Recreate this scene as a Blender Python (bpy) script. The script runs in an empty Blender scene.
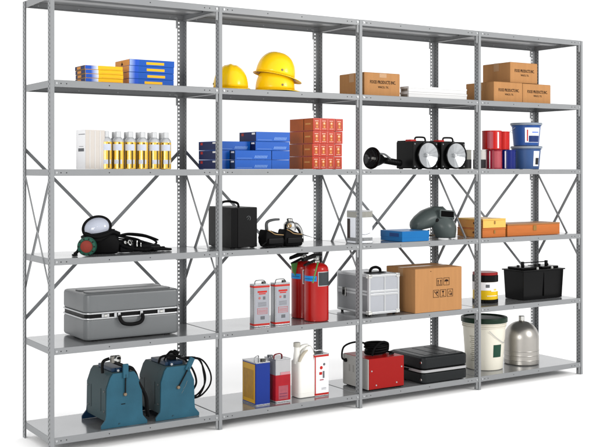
import bpy, bmesh, math, random
from mathutils import Vector, Matrix
random.seed(7)
R = math.radians
PI = math.pi
SC = bpy.context.scene
COL = SC.collection

# ------------------------------------------------------------------ materials
def lin(h):
    h = h.lstrip('#')
    out = []
    for i in (0, 2, 4):
        c = int(h[i:i+2], 16) / 255
        out.append(c / 12.92 if c <= 0.04045 else ((c + 0.055) / 1.055) ** 2.4)
    return out
_mats = {}
def M(name, hexc, rough=.5, metal=0, spec=.5, var=.08, vs=14, bump=0, bs=300, coat=0, streak=False, rvar=.06, k=.62, chips=None, cs=22, ct=.68):
    if name in _mats: return _mats[name]
    m = bpy.data.materials.new(name); m.use_nodes = True
    nt = m.node_tree; N = nt.nodes; L = nt.links
    b = N['Principled BSDF']
    c = [x*k for x in lin(hexc)]
    tc = N.new('ShaderNodeTexCoord')
    mp = N.new('ShaderNodeMapping'); L.new(tc.outputs['Object'], mp.inputs['Vector'])
    if streak: mp.inputs['Scale'].default_value = (8, 8, .6)
    no = N.new('ShaderNodeTexNoise'); no.inputs['Scale'].default_value = vs; no.inputs['Detail'].default_value = 5
    L.new(mp.outputs[0], no.inputs['Vector'])
    mx = N.new('ShaderNodeMix'); mx.data_type = 'RGBA'
    mx.inputs[6].default_value = [x * (1 - var) for x in c] + [1]
    mx.inputs[7].default_value = [min(1, x * (1 + var)) for x in c] + [1]
    L.new(no.outputs[0], mx.inputs[0])
    col = mx.outputs[2]
    if chips:
        n3 = N.new('ShaderNodeTexNoise'); n3.inputs['Scale'].default_value = cs; n3.inputs['Detail'].default_value = 8; n3.inputs['Roughness'].default_value = .72
        L.new(tc.outputs['Object'], n3.inputs['Vector'])
        m3 = N.new('ShaderNodeMapRange'); m3.inputs[1].default_value = ct; m3.inputs[2].default_value = ct+.03
        L.new(n3.outputs[0], m3.inputs[0])
        x3 = N.new('ShaderNodeMix'); x3.data_type = 'RGBA'; x3.inputs[7].default_value = [q*k for q in lin(chips)]+[1]
        L.new(m3.outputs[0], x3.inputs[0]); L.new(col, x3.inputs[6]); col = x3.outputs[2]
    L.new(col, b.inputs['Base Color'])
    mr = N.new('ShaderNodeMapRange'); mr.inputs[3].default_value = max(.02, rough - rvar); mr.inputs[4].default_value = min(1, rough + rvar)
    L.new(no.outputs[0], mr.inputs[0]); L.new(mr.outputs[0], b.inputs['Roughness'])
    b.inputs['Metallic'].default_value = metal
    b.inputs['Specular IOR Level'].default_value = spec if metal > .2 else spec*.36
    b.inputs['Coat Weight'].default_value = coat*.4
    if bump:
        n2 = N.new('ShaderNodeTexNoise'); n2.inputs['Scale'].default_value = bs; n2.inputs['Detail'].default_value = 3
        L.new(tc.outputs['Object'], n2.inputs['Vector'])
        bp = N.new('ShaderNodeBump'); bp.inputs['Strength'].default_value = bump; bp.inputs['Distance'].default_value = .0012
        L.new(n2.outputs[0], bp.inputs['Height']); L.new(bp.outputs[0], b.inputs['Normal'])
    _mats[name] = m
    return m

STEEL = M('shelf_grey_enamel', '888a8c', .36, 0, .5, .04, 9, .05, 500, k=.74)
STEELTOP = M('shelf_deck_enamel', '8c8e90', .16, .55, .6, .04, 5, .03, 400, k=.95)
POST = M('post_grey_enamel', '828486', .42, 0, .5, .05, 12, .05, 500, k=.85)
CLIP = M('clip_grey_enamel', 'a8aaac', .4, 0, .5, .05)
HOLEBACK = M('dark_hole_backing', '5e6062', .6)  # darker grey for the strip added behind the web holes, so they look shaded
SBRACE = M('side_brace_enamel', '9a9c9e', .45, 0, .4, .06)
BRACE = M('brace_grey_enamel', '8a8d90', .45, 0, .4, .06)
ZINC = M('zinc_bolt', 'bcbec0', .34, .5, .5, .05, k=.72)
DARKHOLE = M('punched_hole_shadow_steel', '2b2c2d', .7)
BLACKP = M('black_plastic', '0d0d0e', .40, 0, .28, .12, 30, .15, 500)
BLACKR = M('black_rubber', '0f0f10', .6, 0, .18, .15, 40, .25, 350)
BLACKG = M('black_gloss', '0b0b0c', .22, 0, .26, .1)
CHROME = M('chrome', 'c9c9c6', .16, 1, .5, .05, k=.75)
CARD = M('cardboard', 'bd8a5a', .85, 0, .2, .12, 7, .3, 160, streak=True)
CARD2 = M('cardboard_flap', 'a06e40', .85, 0, .2, .07, 10, .2, 250)
TAPE = M('packing_tape', 'c0956a', .3, 0, .5, .04)
INK = M('brown_black_ink', '33221a', .7, 0, .2, .15, 60)
WHITE = M('white_paper', 'e4e4e6', .6, 0, .3, .02, k=.9)
WHITEP = M('white_plastic', 'e6e5e0', .38, 0, .45, .03, k=.9)
RED = M('red_enamel', 'b5130f', .25, 0, .5, .06, 8, 0, 100, .4)
REDP = M('red_plastic', 'c21a14', .4)
REDINK = M('red_print', 'c8281e', .45)
SILVERTIN = M('bare_tinplate', 'b4b5b8', .26, .85, .5, .06, 20)
ALU = M('aluminium_extrusion', 'd0d2d4', .32, .75, .5, .04)
GREYINK = M('grey_print', '6c6f74', .6)

# ------------------------------------------------------------------ mesh building
class B:
    def __init__(s): s.bm = bmesh.new(); s.mats = []
    def mi(s, m):
        if m not in s.mats: s.mats.append(m)
        return s.mats.index(m)
    def add(s, t, m, mat4=None, keep=False):
        if mat4 is not None: bmesh.ops.transform(t, matrix=mat4, verts=t.verts)
        k = s.mi(m); vm = {}
        for v in t.verts: vm[v] = s.bm.verts.new(v.co)
        for f in t.faces:
            try:
                nf = s.bm.faces.new([vm[v] for v in f.verts]); nf.material_index = k; nf.smooth = True
            except ValueError: pass
        t.free(); return s
    def box(s, x0, x1, y0, y1, z0, z1, m, bev=0, seg=2, mat4=None):
        t = bmesh.new(); bmesh.ops.create_cube(t, size=1)
        for v in t.verts:
            v.co = Vector(((x0+x1)/2 + v.co.x*(x1-x0), (y0+y1)/2 + v.co.y*(y1-y0), (z0+z1)/2 + v.co.z*(z1-z0)))
        if bev: bmesh.ops.bevel(t, geom=t.edges[:], offset=bev, segments=seg, affect='EDGES', profile=.5)
        return s.add(t, m, mat4)
    def rbox(s, x0, x1, y0, y1, z0, z1, m, r, bev=.002, seg=5, mat4=None):
        """box whose vertical edges are rounded with radius r"""
        pts = []
        for cx, cy, a in ((x1-r, y1-r, 0), (x0+r, y1-r, 90), (x0+r, y0+r, 180), (x1-r, y0+r, 270)):
            for k in range(seg+1):
                an = R(a + 90*k/seg); pts.append((cx + r*math.cos(an), cy + r*math.sin(an)))
        return s.prism(pts, z0, z1, m, bev, mat4=mat4)
    def prism(s, pts, a, b, m, bev=0, mat4=None, seg=2):
        t = bmesh.new(); vs = [t.verts.new((p[0], p[1], a)) for p in pts]
        f = t.faces.new(vs); r = bmesh.ops.extrude_face_region(t, geom=[f])
        nv = [v for v in r['geom'] if isinstance(v, bmesh.types.BMVert)]
        for v in nv: v.co.z = b
        bmesh.ops.recalc_face_normals(t, faces=t.faces)
        if bev:
            ed = [e for e in t.edges if abs(e.verts[0].co.z - e.verts[1].co.z) < 1e-7]
            bmesh.ops.bevel(t, geom=ed, offset=bev, segments=seg, affect='EDGES', profile=.5)
        return s.add(t, m, mat4)
    def lathe(s, prof, m, seg=40, mat4=None, center=(0, 0, 0)):
        t = bmesh.new(); rings = []
        for r, z in prof:
            if r < 1e-6: rings.append([t.verts.new((0, 0, z))])
            else: rings.append([t.verts.new((r*math.cos(2*PI*k/seg), r*math.sin(2*PI*k/seg), z)) for k in range(seg)])
        for a, b in zip(rings, rings[1:]):
            if len(a) == 1 and len(b) == 1: continue
            for k in range(seg):
                j = (k+1) % seg
                if len(a) == 1: t.faces.new((a[0], b[j], b[k]))
                elif len(b) == 1: t.faces.new((a[k], a[j], b[0]))
                else: t.faces.new((a[k], a[j], b[j], b[k]))
        bmesh.ops.recalc_face_normals(t, faces=t.faces)
        mm = Matrix.Translation(center)
        if mat4 is not None: mm = mm @ mat4
        return s.add(t, m, mm)
    def tube(s, pts, r, m, seg=8, smooth=5, closed=False, mat4=None, flat=1):
        P = [Vector(p) for p in pts]
        if smooth and len(P) > 2:
            Q = []; n = len(P)
            rng = range(n if closed else n-1)
            for i in rng:
                p0 = P[(i-1) % n] if (closed or i > 0) else P[0]*2 - P[1]
                p1 = P[i]; p2 = P[(i+1) % n]
                p3 = P[(i+2) % n] if (closed or i < n-2) else P[-1]*2 - P[-2]
                for k in range(smooth):
                    u = k/smooth
                    Q.append(.5*((2*p1)+(-p0+p2)*u+(2*p0-5*p1+4*p2-p3)*u*u+(-p0+3*p1-3*p2+p3)*u**3))
            if not closed: Q.append(P[-1])
            P = Q
        t = bmesh.new(); rings = []; n = len(P); prev = None
        for i, p in enumerate(P):
            if closed: d = P[(i+1) % n] - P[i-1]
            else: d = P[min(i+1, n-1)] - P[max(i-1, 0)]
            if d.length < 1e-9: d = Vector((0, 0, 1))
            d.normalize()
            if prev is None:
                u = d.cross(Vector((0, 0, 1)))
                if u.length < .1: u = d.cross(Vector((1, 0, 0)))
            else: u = prev - d*prev.dot(d)
            u.normalize(); prev = u; w = d.cross(u)
            rr = r(i/(n-1)) if callable(r) else r
            rings.append([t.verts.new(p + (u*math.cos(2*PI*k/seg) + w*flat*math.sin(2*PI*k/seg))*rr) for k in range(seg)])
        pr = list(zip(rings, rings[1:])) + ([(rings[-1], rings[0])] if closed else [])
        for a, b in pr:
            for k in range(seg):
                j = (k+1) % seg; t.faces.new((a[k], a[j], b[j], b[k]))
        if not closed: t.faces.new(rings[0]); t.faces.new(rings[-1])
        bmesh.ops.recalc_face_normals(t, faces=t.faces)
        return s.add(t, m, mat4)
    def hull(s, pts, m, bev=0, seg=2, mat4=None):
        t = bmesh.new()
        for p in pts: t.verts.new(p)
        bmesh.ops.convex_hull(t, input=t.verts)
        bmesh.ops.dissolve_limit(t, angle_limit=R(2), verts=t.verts, edges=t.edges)
        bmesh.ops.recalc_face_normals(t, faces=t.faces)
        if bev: bmesh.ops.bevel(t, geom=t.edges[:], offset=bev, segments=seg, affect='EDGES', profile=.5)
        return s.add(t, m, mat4)
    def patch(s, rf, a0, a1, z0, z1, m, thick=.0011, seg=12, center=(0, 0), nz=2, slant=0):
        """sticker wrapped round a cylinder or cone; rf(z) = radius; angles in degrees"""
        t = bmesh.new(); g = []
        for off in (thick, 0):
            lay = []
            for j in range(nz+1):
                z = z0 + (z1-z0)*j/nz
                row = []
                for k in range(seg+1):
                    an = R(a0 + (a1-a0)*k/seg + slant*j/nz); r = rf(z) + off
                    row.append(t.verts.new((center[0]+r*math.cos(an), center[1]+r*math.sin(an), z)))
                lay.append(row)
            g.append(lay)
        o, i = g
        for j in range(nz):
            for k in range(seg):
                t.faces.new((o[j][k], o[j][k+1], o[j+1][k+1], o[j+1][k]))
        for k in range(seg):
            t.faces.new((i[0][k], i[0][k+1], o[0][k+1], o[0][k])); t.faces.new((o[nz][k], o[nz][k+1], i[nz][k+1], i[nz][k]))
        for j in range(nz):
            t.faces.new((o[j][0], o[j+1][0], i[j+1][0], i[j][0])); t.faces.new((o[j][seg], i[j][seg], i[j+1][seg], o[j+1][seg]))
        bmesh.ops.recalc_face_normals(t, faces=t.faces)
        return s.add(t, m)
    def objs(s, name, parent=None, margin=.0015, label=None):
        """one object per separate piece"""
        s.bm.verts.ensure_lookup_table(); seen = set(); comps = []
        for v in s.bm.verts:
            if v in seen: continue
            st = [v]; seen.add(v); vs = []
            while st:
                q = st.pop(); vs.append(q)
                for e in q.link_edges:
                    o = e.other_vert(q)
                    if o not in seen: seen.add(o); st.append(o)
            lo = [min(q.co[i] for q in vs)-margin for i in range(3)]; hi = [max(q.co[i] for q in vs)+margin for i in range(3)]
            comps.append([vs, lo, hi])
        ch = True
        while ch:
            ch = False
            for i in range(len(comps)):
                for j in range(i+1, len(comps)):
                    a, c = comps[i], comps[j]
                    if all(a[1][k] <= c[2][k] and c[1][k] <= a[2][k] for k in range(3)):
                        comps[i] = [a[0]+c[0], [min(a[1][k], c[1][k]) for k in range(3)], [max(a[2][k], c[2][k]) for k in range(3)]]
                        comps.pop(j); ch = True; break
                if ch: break
        out = []
        for vs, lo, hi in comps:
            nb = B(); nb.mats = list(s.mats); vm = {v: nb.bm.verts.new(v.co) for v in vs}
            for f in s.bm.faces:
                if f.verts[0] in vm:
                    nf = nb.bm.faces.new([vm[v] for v in f.verts]); nf.material_index = f.material_index; nf.smooth = f.smooth
            out.append(nb.obj(name, parent, wn=False, label=label))
        s.bm.free(); return out
    def obj(s, name, parent=None, loc=(0, 0, 0), rot=(0, 0, 0), label=None, wn=True, sharp=35):
        me = bpy.data.meshes.new(name); s.bm.to_mesh(me); s.bm.free()
        for m in s.mats: me.materials.append(m)
        me.set_sharp_from_angle(angle=R(sharp))
        o = bpy.data.objects.new(name, me); COL.objects.link(o)
        o.location = loc; o.rotation_euler = rot
        if parent: o.parent = parent
        if label: o['label'] = label
        if wn:
            w = o.modifiers.new('wn', 'WEIGHTED_NORMAL'); w.keep_sharp = True
        return o

def tag(o, label, cat, group=None):
    o['label'] = label; o['category'] = cat
    if group: o['group'] = group
    return o
def thing(name, label, cat, loc=(0, 0, 0), rz=0, group=None, rot=None):
    o = bpy.data.objects.new(name, None); COL.objects.link(o)
    o.empty_display_size = .05
    o.location = loc; o.rotation_euler = rot if rot else (0, 0, rz)
    return tag(o, label, cat, group)
def dup(root, loc, label=None, rz=None, rot=None, group=None):
    r = root.copy(); COL.objects.link(r); r.location = loc
    if rz is not None: r.rotation_euler = (0, 0, rz)
    if rot is not None: r.rotation_euler = rot
    if label: r['label'] = label
    if group: r['group'] = group
    for ch in list(root.children):
        c = ch.copy(); COL.objects.link(c); c.parent = r
        for g in ch.children:
            d = g.copy(); COL.objects.link(d); d.parent = c
    return r
def text(s, m, parent, loc, width, height, rot=(PI/2, 0, 0), name='printed_text', bold=.0, align='CENTER', thick=.0004, label=None, spacing=1.0):
    cu = bpy.data.curves.new(name, 'FONT'); cu.body = s; cu.align_x = align; cu.align_y = 'CENTER'
    cu.size = 1; cu.offset = bold; cu.extrude = 0; cu.resolution_u = 2; cu.space_line = spacing
    to = bpy.data.objects.new(name, cu); COL.objects.link(to)
    bpy.context.view_layer.update()
    me = bpy.data.meshes.new_from_object(to.evaluated_get(bpy.context.evaluated_depsgraph_get()))
    bpy.data.objects.remove(to)
    xs = [v.co.x for v in me.vertices]; ys = [v.co.y for v in me.vertices]
    cx = (min(xs)+max(xs))/2; cy = (min(ys)+max(ys))/2
    sx = width/(max(xs)-min(xs)); sy = height/(max(ys)-min(ys))
    for v in me.vertices: v.co = Vector(((v.co.x-cx)*sx, (v.co.y-cy)*sy, thick))
    me.materials.clear(); me.materials.append(m)
    o = bpy.data.objects.new(name, me); COL.objects.link(o); o.location = loc; o.rotation_euler = rot
    if parent: o.parent = parent
    if label: o['label'] = label
    return o

# ------------------------------------------------------------------ levels and layout
W = .9135; D = .42
ZL = [2.232, 1.802, 1.372, .942, .512, .082]     # deck heights, top to bottom
E_ = .0008

# ------------------------------------------------------------------ the setting
b = B(); b.box(-60, 60, -60, 60, -.3, 0, M('white_studio_floor', 'fcfcfc', .95, 0, .1, .0, k=1))
fl = b.obj('floor', wn=False); fl['kind'] = 'structure'

# ------------------------------------------------------------------ shelving unit
unit = thing('shelving_unit', 'long grey steel shelving unit with four open bays, standing on the white floor', 'shelving', (0, 0, 0))

def perf(t, w, h, cols, rows_pitch, hole_h, z0, xoff):
    """grid strip in the XZ plane with punched slots; cols = list of (x0, x1, is_hole_column, phase)"""
    for (a, c, hole, ph) in cols:
        if not hole:
            vs = [t.verts.new((a, 0, 0)), t.verts.new((c, 0, 0)), t.verts.new((c, 0, h)), t.verts.new((a, 0, h))]
            t.faces.new(vs); continue
        zs = [0]; kinds = []
        z = z0 + ph
        while z + hole_h < h:
            zs += [z, z+hole_h]; kinds += [1, 0]; z += rows_pitch
        zs.append(h); kinds.append(1)
        for i in range(len(zs)-1):
            if kinds[i]:
                vs = [t.verts.new((a, 0, zs[i])), t.verts.new((c, 0, zs[i])), t.verts.new((c, 0, zs[i+1])), t.verts.new((a, 0, zs[i+1]))]
                t.faces.new(vs)
PH = 2.230
PITCH = .0215
def make_strip(bb, cols, mat4, th=.0016, hole_h=.010):
    t = bmesh.new(); perf(t, 0, PH, cols, PITCH, hole_h, .014, 0)
    bmesh.ops.remove_doubles(t, verts=t.verts, dist=1e-5)
    g = bmesh.ops.extrude_face_region(t, geom=t.faces[:])
    for v in [v for v in g['geom'] if isinstance(v, bmesh.types.BMVert)]: v.co.y += th
    bmesh.ops.recalc_face_normals(t, faces=t.faces)
    bb.add(t, POST, mat4)
def to_web(x):   # strip x -> world y
    return Matrix.Translation((x, 0, 0)) @ Matrix(((0, -1, 0, 0), (1, 0, 0, 0), (0, 0, 1, 0), (0, 0, 0, 1)))
def front_post(first):
    bb = B()
    make_strip(bb, [(.0017, .012, 0, 0), (.012, .020, 1, 0), (.020, .027, 0, 0), (.027, .034, 1, PITCH/2), (.034, .040, 0, 0)], to_web(.0016))
    bb.box(0, .0185, 0, .0016, 0, PH, POST, .0005, 1)
    bb.box(.0169, .0185, .0017, .006, 0, PH, POST, 0)
    bb.box(.0022, .0034, .0018, .0395, 0, PH, HOLEBACK)  # added backing strip that makes the web holes read dark
    return bb
def back_post(interior):
    bb = B()
    y = D
    make_strip(bb, [(y-.034, y-.029, 0, 0), (y-.029, y-.022, 1, 0), (y-.022, y-.014, 0, 0), (y-.014, y-.007, 1, PITCH/2), (y-.007, y-.0003, 0, 0)], to_web(.0016))
    bb.box(0, .0185, y, y+.0016, 0, PH, POST, .0005, 1)
    bb.box(.0022, .0034, y-.0335, y-.0004, 0, PH, HOLEBACK)  # same added dark backing behind the rear web holes
    if interior:
        make_strip(bb, [(-.038, -.033, 0, 0), (-.033, -.024, 1, 0), (-.024, -.0003, 0, 0)], Matrix.Translation((0, y, 0)), hole_h=.0090)
    return bb
fp = front_post(0).obj('post', unit, wn=False)
posts = [fp]
for i in range(1, 5):
    c = fp.copy(); COL.objects.link(c); c.parent = unit; c.location = (W*i, 0, 0); posts.append(c)
bp0 = back_post(False).obj('post', unit, wn=False)
bp = back_post(True).obj('post', unit, (W, 0, 0), wn=False)
for i in range(2, 5):
    c = bp.copy(); COL.objects.link(c); c.parent = unit; c.location = (W*i, 0, 0)

# one shelf, local origin at its front left top corner
LIP = .032
def shelf_mesh():
    bb = B()
    x0, x1, y0, y1 = .0045, W-.0015, .0024, D-.0010
    t = bmesh.new(); bmesh.ops.create_cube(t, size=1)
    for v in t.verts:
        v.co = Vector(((x0+x1)/2+v.co.x*(x1-x0), (y0+y1)/2+v.co.y*(y1-y0), -LIP/2+v.co.z*LIP))
    bot = [f for f in t.faces if f.normal.z < -.5]; bmesh.ops.delete(t, geom=bot, context='FACES')
    te = [e for e in t.edges if all(v.co.z > -.001 for v in e.verts)]
    bmesh.ops.bevel(t, geom=te, offset=.003, segments=3, affect='EDGES', profile=.5)
    r = bmesh.ops.extrude_face_region(t, geom=t.faces[:])
    # inner skin
    nv = [v for v in r['geom'] if isinstance(v, bmesh.types.BMVert)]
    cx, cy = (x0+x1)/2, (y0+y1)/2
    for v in nv:
        sx = ((x1-x0)/2-.0013)/((x1-x0)/2); sy = ((y1-y0)/2-.0013)/((y1-y0)/2)
        v.co.x = cx+(v.co.x-cx)*sx; v.co.y = cy+(v.co.y-cy)*sy
        if v.co.z > -LIP+.001: v.co.z -= .0013
    bmesh.ops.recalc_face_normals(t, faces=t.faces)
    k = bb.mi(STEEL); k2 = bb.mi(STEELTOP)
    vm = {v: bb.bm.verts.new(v.co) for v in t.verts}
    for f in t.faces:
        nf = bb.bm.faces.new([vm[v] for v in f.verts]); nf.smooth = True
        c = f.calc_center_median()
        nf.material_index = k2 if (abs(c.z) < 1e-5) else k
    t.free()
    # return flanges of front and back lips
    bb.box(x0+.003, x1-.003, y0+.0016, y0+.013, -LIP+.0002, -LIP+.0014, STEEL)
    bb.box(x0+.003, x1-.003, y1-.013, y1-.0016, -LIP+.0002, -LIP+.0014, STEEL)
    bb.box(x0+.0016, x0+.012, y0+.0135, y1-.0135, -LIP+.0002, -LIP+.0014, STEEL)
    bb.box(x1-.012, x1-.0016, y0+.0135, y1-.0135, -LIP+.0002, -LIP+.0014, STEEL)
    # hat section stiffener welded under the deck
    bb.box(x0+.004, x1-.004, D/2-.03, D/2+.03, -.0146, -.0016, STEEL, .003)
    # dark discs paint the shade of punched front holes; zinc rivets on back lip
    for fx in (.052, .080, .30, .52, W-.085, W-.055):
        bb.lathe([(.0001, 0), (.0030, 0), (.0030, -.0004), (.0001, -.0004)], DARKHOLE, 10,
                 Matrix.Translation((fx, y0-.0001, -LIP*.52)) @ Matrix.Rotation(R(-90), 4, 'X'))
        bb.lathe([(.0001, 0), (.0034, 0), (.0034, -.0004), (.0001, -.0004)], ZINC, 10,
                 Matrix.Translation((fx, y1-.0017, -LIP*.52)) @ Matrix.Rotation(R(-90), 4, 'X'))
    return bb
def bolt_mesh(sgn):
    bb = B()
    mt = Matrix.Rotation(R(90*sgn), 4, 'X')
    bb.lathe([(0, .0052), (.0042, .0052), (.0050, .0042), (.0050, .0008), (.0064, .0007), (.0064, 0), (0, 0)], ZINC, 12, mt)
    return bb
shelf0 = shelf_mesh().obj('shelf', unit, (0, 0, ZL[0]))
bm_f = bolt_mesh(1); bf = bm_f.obj('bolt', shelf0, (.030, .0024, -LIP*.5), wn=False)
bm_b = bolt_mesh(1); bb_ = bm_b.obj('bolt', shelf0, (.034, D-.0023, -LIP*.5), wn=False)
def bolt_copy(src, par, loc):
    c = src.copy(); COL.objects.link(c); c.parent = par; c.location = loc
bolt_copy(bf, shelf0, (W-.014, .0024, -LIP*.5)); bolt_copy(bb_, shelf0, (W-.046, D-.0023, -LIP*.5))
def clip_mesh():
    bb = B(); bb.box(0, .008, 0, .0014, -.075, -.018, CLIP, .0004, 1); bb.box(.0002, .0018, .0016, .010, -.075, -.018, CLIP)
    return bb
cl1 = clip_mesh().obj('corner_clip', shelf0, (W-.0135, .0042, 0), wn=False)
c = cl1.copy(); COL.objects.link(c); c.parent = shelf0; c.location = (W-.046, D-.0062, 0)
for lv in range(6):
    for k in range(4):
        if lv == 0 and k == 0: continue
        s = shelf0.copy(); COL.objects.link(s); s.parent = unit; s.location = (W*k, 0, ZL[lv])
        for ch in list(shelf0.children):
            c = ch.copy(); COL.objects.link(c); c.parent = s
# cross braces
def brace(p, q, w, nrm, BRACE=BRACE):
    p = Vector(p); q = Vector(q); d = (q-p); ln = d.length; d.normalize(); n = Vector(nrm); u = d.cross(n)
    m4 = Matrix((( d.x, u.x, n.x, p.x), (d.y, u.y, n.y, p.y), (d.z, u.z, n.z, p.z), (0, 0, 0, 1)))
    bb = B(); bb.box(0, ln, -w/2, w/2, 0, .0022, BRACE, .0005, 1, mat4=m4)
    if w > .015: bb.box(0, ln, w/2-.0022, w/2, .0024, .008, BRACE, 0, mat4=m4)
    bb.obj('brace', unit, wn=False)
for k in range(4):
    x0 = W*k + .012; x1 = W*(k+1) - .012
    brace((x0, D+.0035, 1.475), (x1, D+.0035, .598), .017, (0, 1, 0))
    brace((x0, D+.014, .598), (x1, D+.014, 1.475), .017, (0, 1, 0))
for k in range(5):
    x = W*k - .0005
    for (a, b2, o) in (((.006, 1.368), (D-.004, .756), 0), ((.006, .756), (D-.004, 1.368), .004)):
        brace((x+.012-o, a[0], a[1]), (x+.012-o, b2[0], b2[1]), .016, (-1, 0, 0), SBRACE)

# ================================================================== helpers for goods
def slab(parent, name, face, x0, x1, z0, z1, m, off=.0006, y=0, label=None):
    """thin print/label on a face: face 'f' (front, at y) or 'l' (left side, at x=y)"""
    bb = B()
    if face == 'f': bb.box(x0, x1, y-off, y-.00005, z0, z1, m)
    else: bb.box(y-off, y-.00005, x0, x1, z0, z1, m)
    return bb.obj(name, parent, label=label, wn=False)

# ---- level 1, bay 1 : small boxes of yellow and blue
BLUE = M('box_blue', '0058be', .42, 0, .45, .06)
NAVY = M('box_navy', '14245c', .45, 0, .4, .08)
YEL = M('box_yellow', 'ffc414', .45, 0, .45, .05)
ORA = M('box_orange', 'f0a040', .5, 0, .4, .08)
PALE = M('box_pale_blue', 'a9bfe0', .45)
def gradmat(name, c0, c1, x0, x1):
    """printed colour fade along x (ink on the carton)"""
    m = M(name, c0, .42)
    N = m.node_tree.nodes; L = m.node_tree.links
    tc = [n for n in N if n.type == 'TEX_COORD'][0]
    sp = N.new('ShaderNodeSeparateXYZ'); L.new(tc.outputs['Object'], sp.inputs[0])
    mr = N.new('ShaderNodeMapRange'); mr.inputs[1].default_value = x0; mr.inputs[2].default_value = x1
    L.new(sp.outputs[0], mr.inputs[0])
    mx = N.new('ShaderNodeMix'); mx.data_type = 'RGBA'; mx.inputs[6].default_value = [q*.62 for q in lin(c0)]+[1]; mx.inputs[7].default_value = [q*.7 for q in lin(c1)]+[1]
    L.new(mr.outputs[0], mx.inputs[0]); L.new(mx.outputs[2], N['Principled BSDF'].inputs['Base Color'])
    return m
G1 = gradmat('blue_to_white_print', '1456c4', 'dfe6f2', .030, .068)
G2 = gradmat('white_to_blue_print', 'aec6ee', '0a50c6', .0, .034)
LV = ['bottom box of the', 'second box up in the', 'third box up in the', 'top box of the']
def yellow_box(lab, z, x, y):
    w, d, h = .200, .135, .0205
    t = thing('parts_box', lab, 'box', (x, y, z), 0, 'yellow and blue parts boxes in the short stack')
    bb = B(); bb.box(0, w, 0, d, .0003, h, YEL, .0008, 1); bb.obj('carton', t)
    slab(t, 'side_panel', 'l', .001, d-.001, .0015, h-.001, NAVY, y=0)
    bb = B(); bb.box(0.001, .068, -.0006, -.00005, .0014, h-.001, G1); bb.obj('printed_end', t, wn=False)
    bb = B(); bb.box(-.0012, -.0007, .055, .105, .004, h-.004, ORA); bb.objs('label', t)
    bb = B()
    bb.box(.085, .19, -.0008, -.0002, .0040, .0052, ORA)
    bb.obj('print_line', t, wn=False)
    return t
for i in range(4):
    yellow_box(LV[i]+' short stack of yellow boxes with blue ends', ZL[1]+E_+i*.0212, .195+random.uniform(-.002, .002), .055+random.uniform(-.002, .003))
def blue_book(lab, z, x, y):
    w, d, h = .252, .185, .0325
    t = thing('blue_box', lab, 'box', (x, y, z), 0, 'blue boxes with yellow labels in the taller stack')
    bb = B(); bb.box(0, w, 0, d, .0003, h, BLUE, .0008, 1); bb.obj('carton', t)
    slab(t, 'side_panel', 'l', .001, d-.001, .001, h-.001, ORA, y=0)
    bb = B(); bb.box(0.001, .052, -.0006, -.00005, .001, h-.001, G2); bb.obj('printed_end', t, wn=False)
    x0 = .085 + random.uniform(0, .02)
    slab(t, 'label', 'f', x0, x0+.10, .008, .021, YEL)
    bb = B(); bb.hull([(-.0012, .08, .006), (-.0012, .11, .006), (-.0012, .095, .024), (-.0007, .08, .006), (-.0007, .11, .006), (-.0007, .095, .024)], INK)
    bb.objs('printed_mark', t)
    return t
for i in range(4):
    blue_book(LV[i]+' taller stack of blue boxes with yellow labels', ZL[1]+E_+i*.0332, .446+random.uniform(-.002, .002), .095+random.uniform(-.002, .003))

# ---- hard hats
HAT = M('yellow_hat_plastic', 'fdcc10', .26, 0, .5, .04, 6, 0, 100, .3, k=.82)
HATIN = M('hat_liner', 'b98a3c', .7)
def hard_hat(lab, loc, rot, grp=None):
    t = thing('hard_hat', lab, 'hard hat', loc, rot=rot, group=grp)
    bb = B(); tm = bmesh.new()
    nu, nv = 40, 14; rings = []
    for j in range(nv+1):
        f = PI/2*j/nv; ring = []
        for k in range(nu):
            a = 2*PI*k/nu
            cx, cy = math.cos(a), math.sin(a)
            rr = math.cos(f)**.82
            x = .112*rr*cx; y = .097*rr*cy
            z = .128*math.sin(f)**.95
            ridge = .006*math.exp(-(y/.012)**2)*math.sin(f)**.5 + .003*math.exp(-((abs(y)-.032)/.008)**2)*math.sin(f)**.5
            ring.append(tm.verts.new((x, y, z+ridge)))
            if j == nv: break
        rings.append(ring)
    for a, c in zip(rings, rings[1:]):
        for k in range(nu):
            j = (k+1) % nu
            if len(c) == 1: tm.faces.new((a[k], a[j], c[0]))
            else: tm.faces.new((a[k], a[j], c[j], c[k]))
    bb.add(tm, HAT); sh = bb.obj('shell', t, wn=False)
    so = sh.modifiers.new('s', 'SOLIDIFY'); so.thickness = .0025; so.offset = -1
    # brim, longer to the front (+x)
    bb = B(); tm = bmesh.new(); R0 = []; R1 = []; R2 = []
    for k in range(nu):
        a = 2*PI*k/nu; cx, cy = math.cos(a), math.sin(a)
        e = .014 + .030*max(0, cx)**3
        R0.append(tm.verts.new((.111*cx, .096*cy, .002)))
        R1.append(tm.verts.new(((.112+e)*cx, (.097+e*.8)*cy, -.004-.010*max(0, cx)**3)))
        R2.append(tm.verts.new(((.113+e)*cx, (.098+e*.8)*cy, -.007-.010*max(0, cx)**3)))
    for k in range(nu):
        j = (k+1) % nu; tm.faces.new((R0[k], R1[k], R1[j], R0[j])); tm.faces.new((R1[k], R2[k], R2[j], R1[j]))
    bmesh.ops.recalc_face_normals(tm, faces=tm.faces)
    bb.add(tm, HAT); br = bb.obj('brim', t, wn=False)
    so = br.modifiers.new('s', 'SOLIDIFY'); so.thickness = .0022
    bb = B()
    bb.tube([(.098*math.cos(2*PI*k/20), .082*math.sin(2*PI*k/20), -.004) for k in range(20)], .007, HATIN, 8, 2, True, flat=.3)
    bb.obj('headband', t, wn=False)
    bb = B(); bb.lathe([(0, .003), (.005, .002), (.007, 0), (0, 0)], M('grey_rivet', '9a8a60', .4), 12, Matrix.Translation((.02, -.095, .022)) @ Matrix.Rotation(R(80), 4, 'X'))
    bb.obj('rivet', t, wn=False)
    return t
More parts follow.
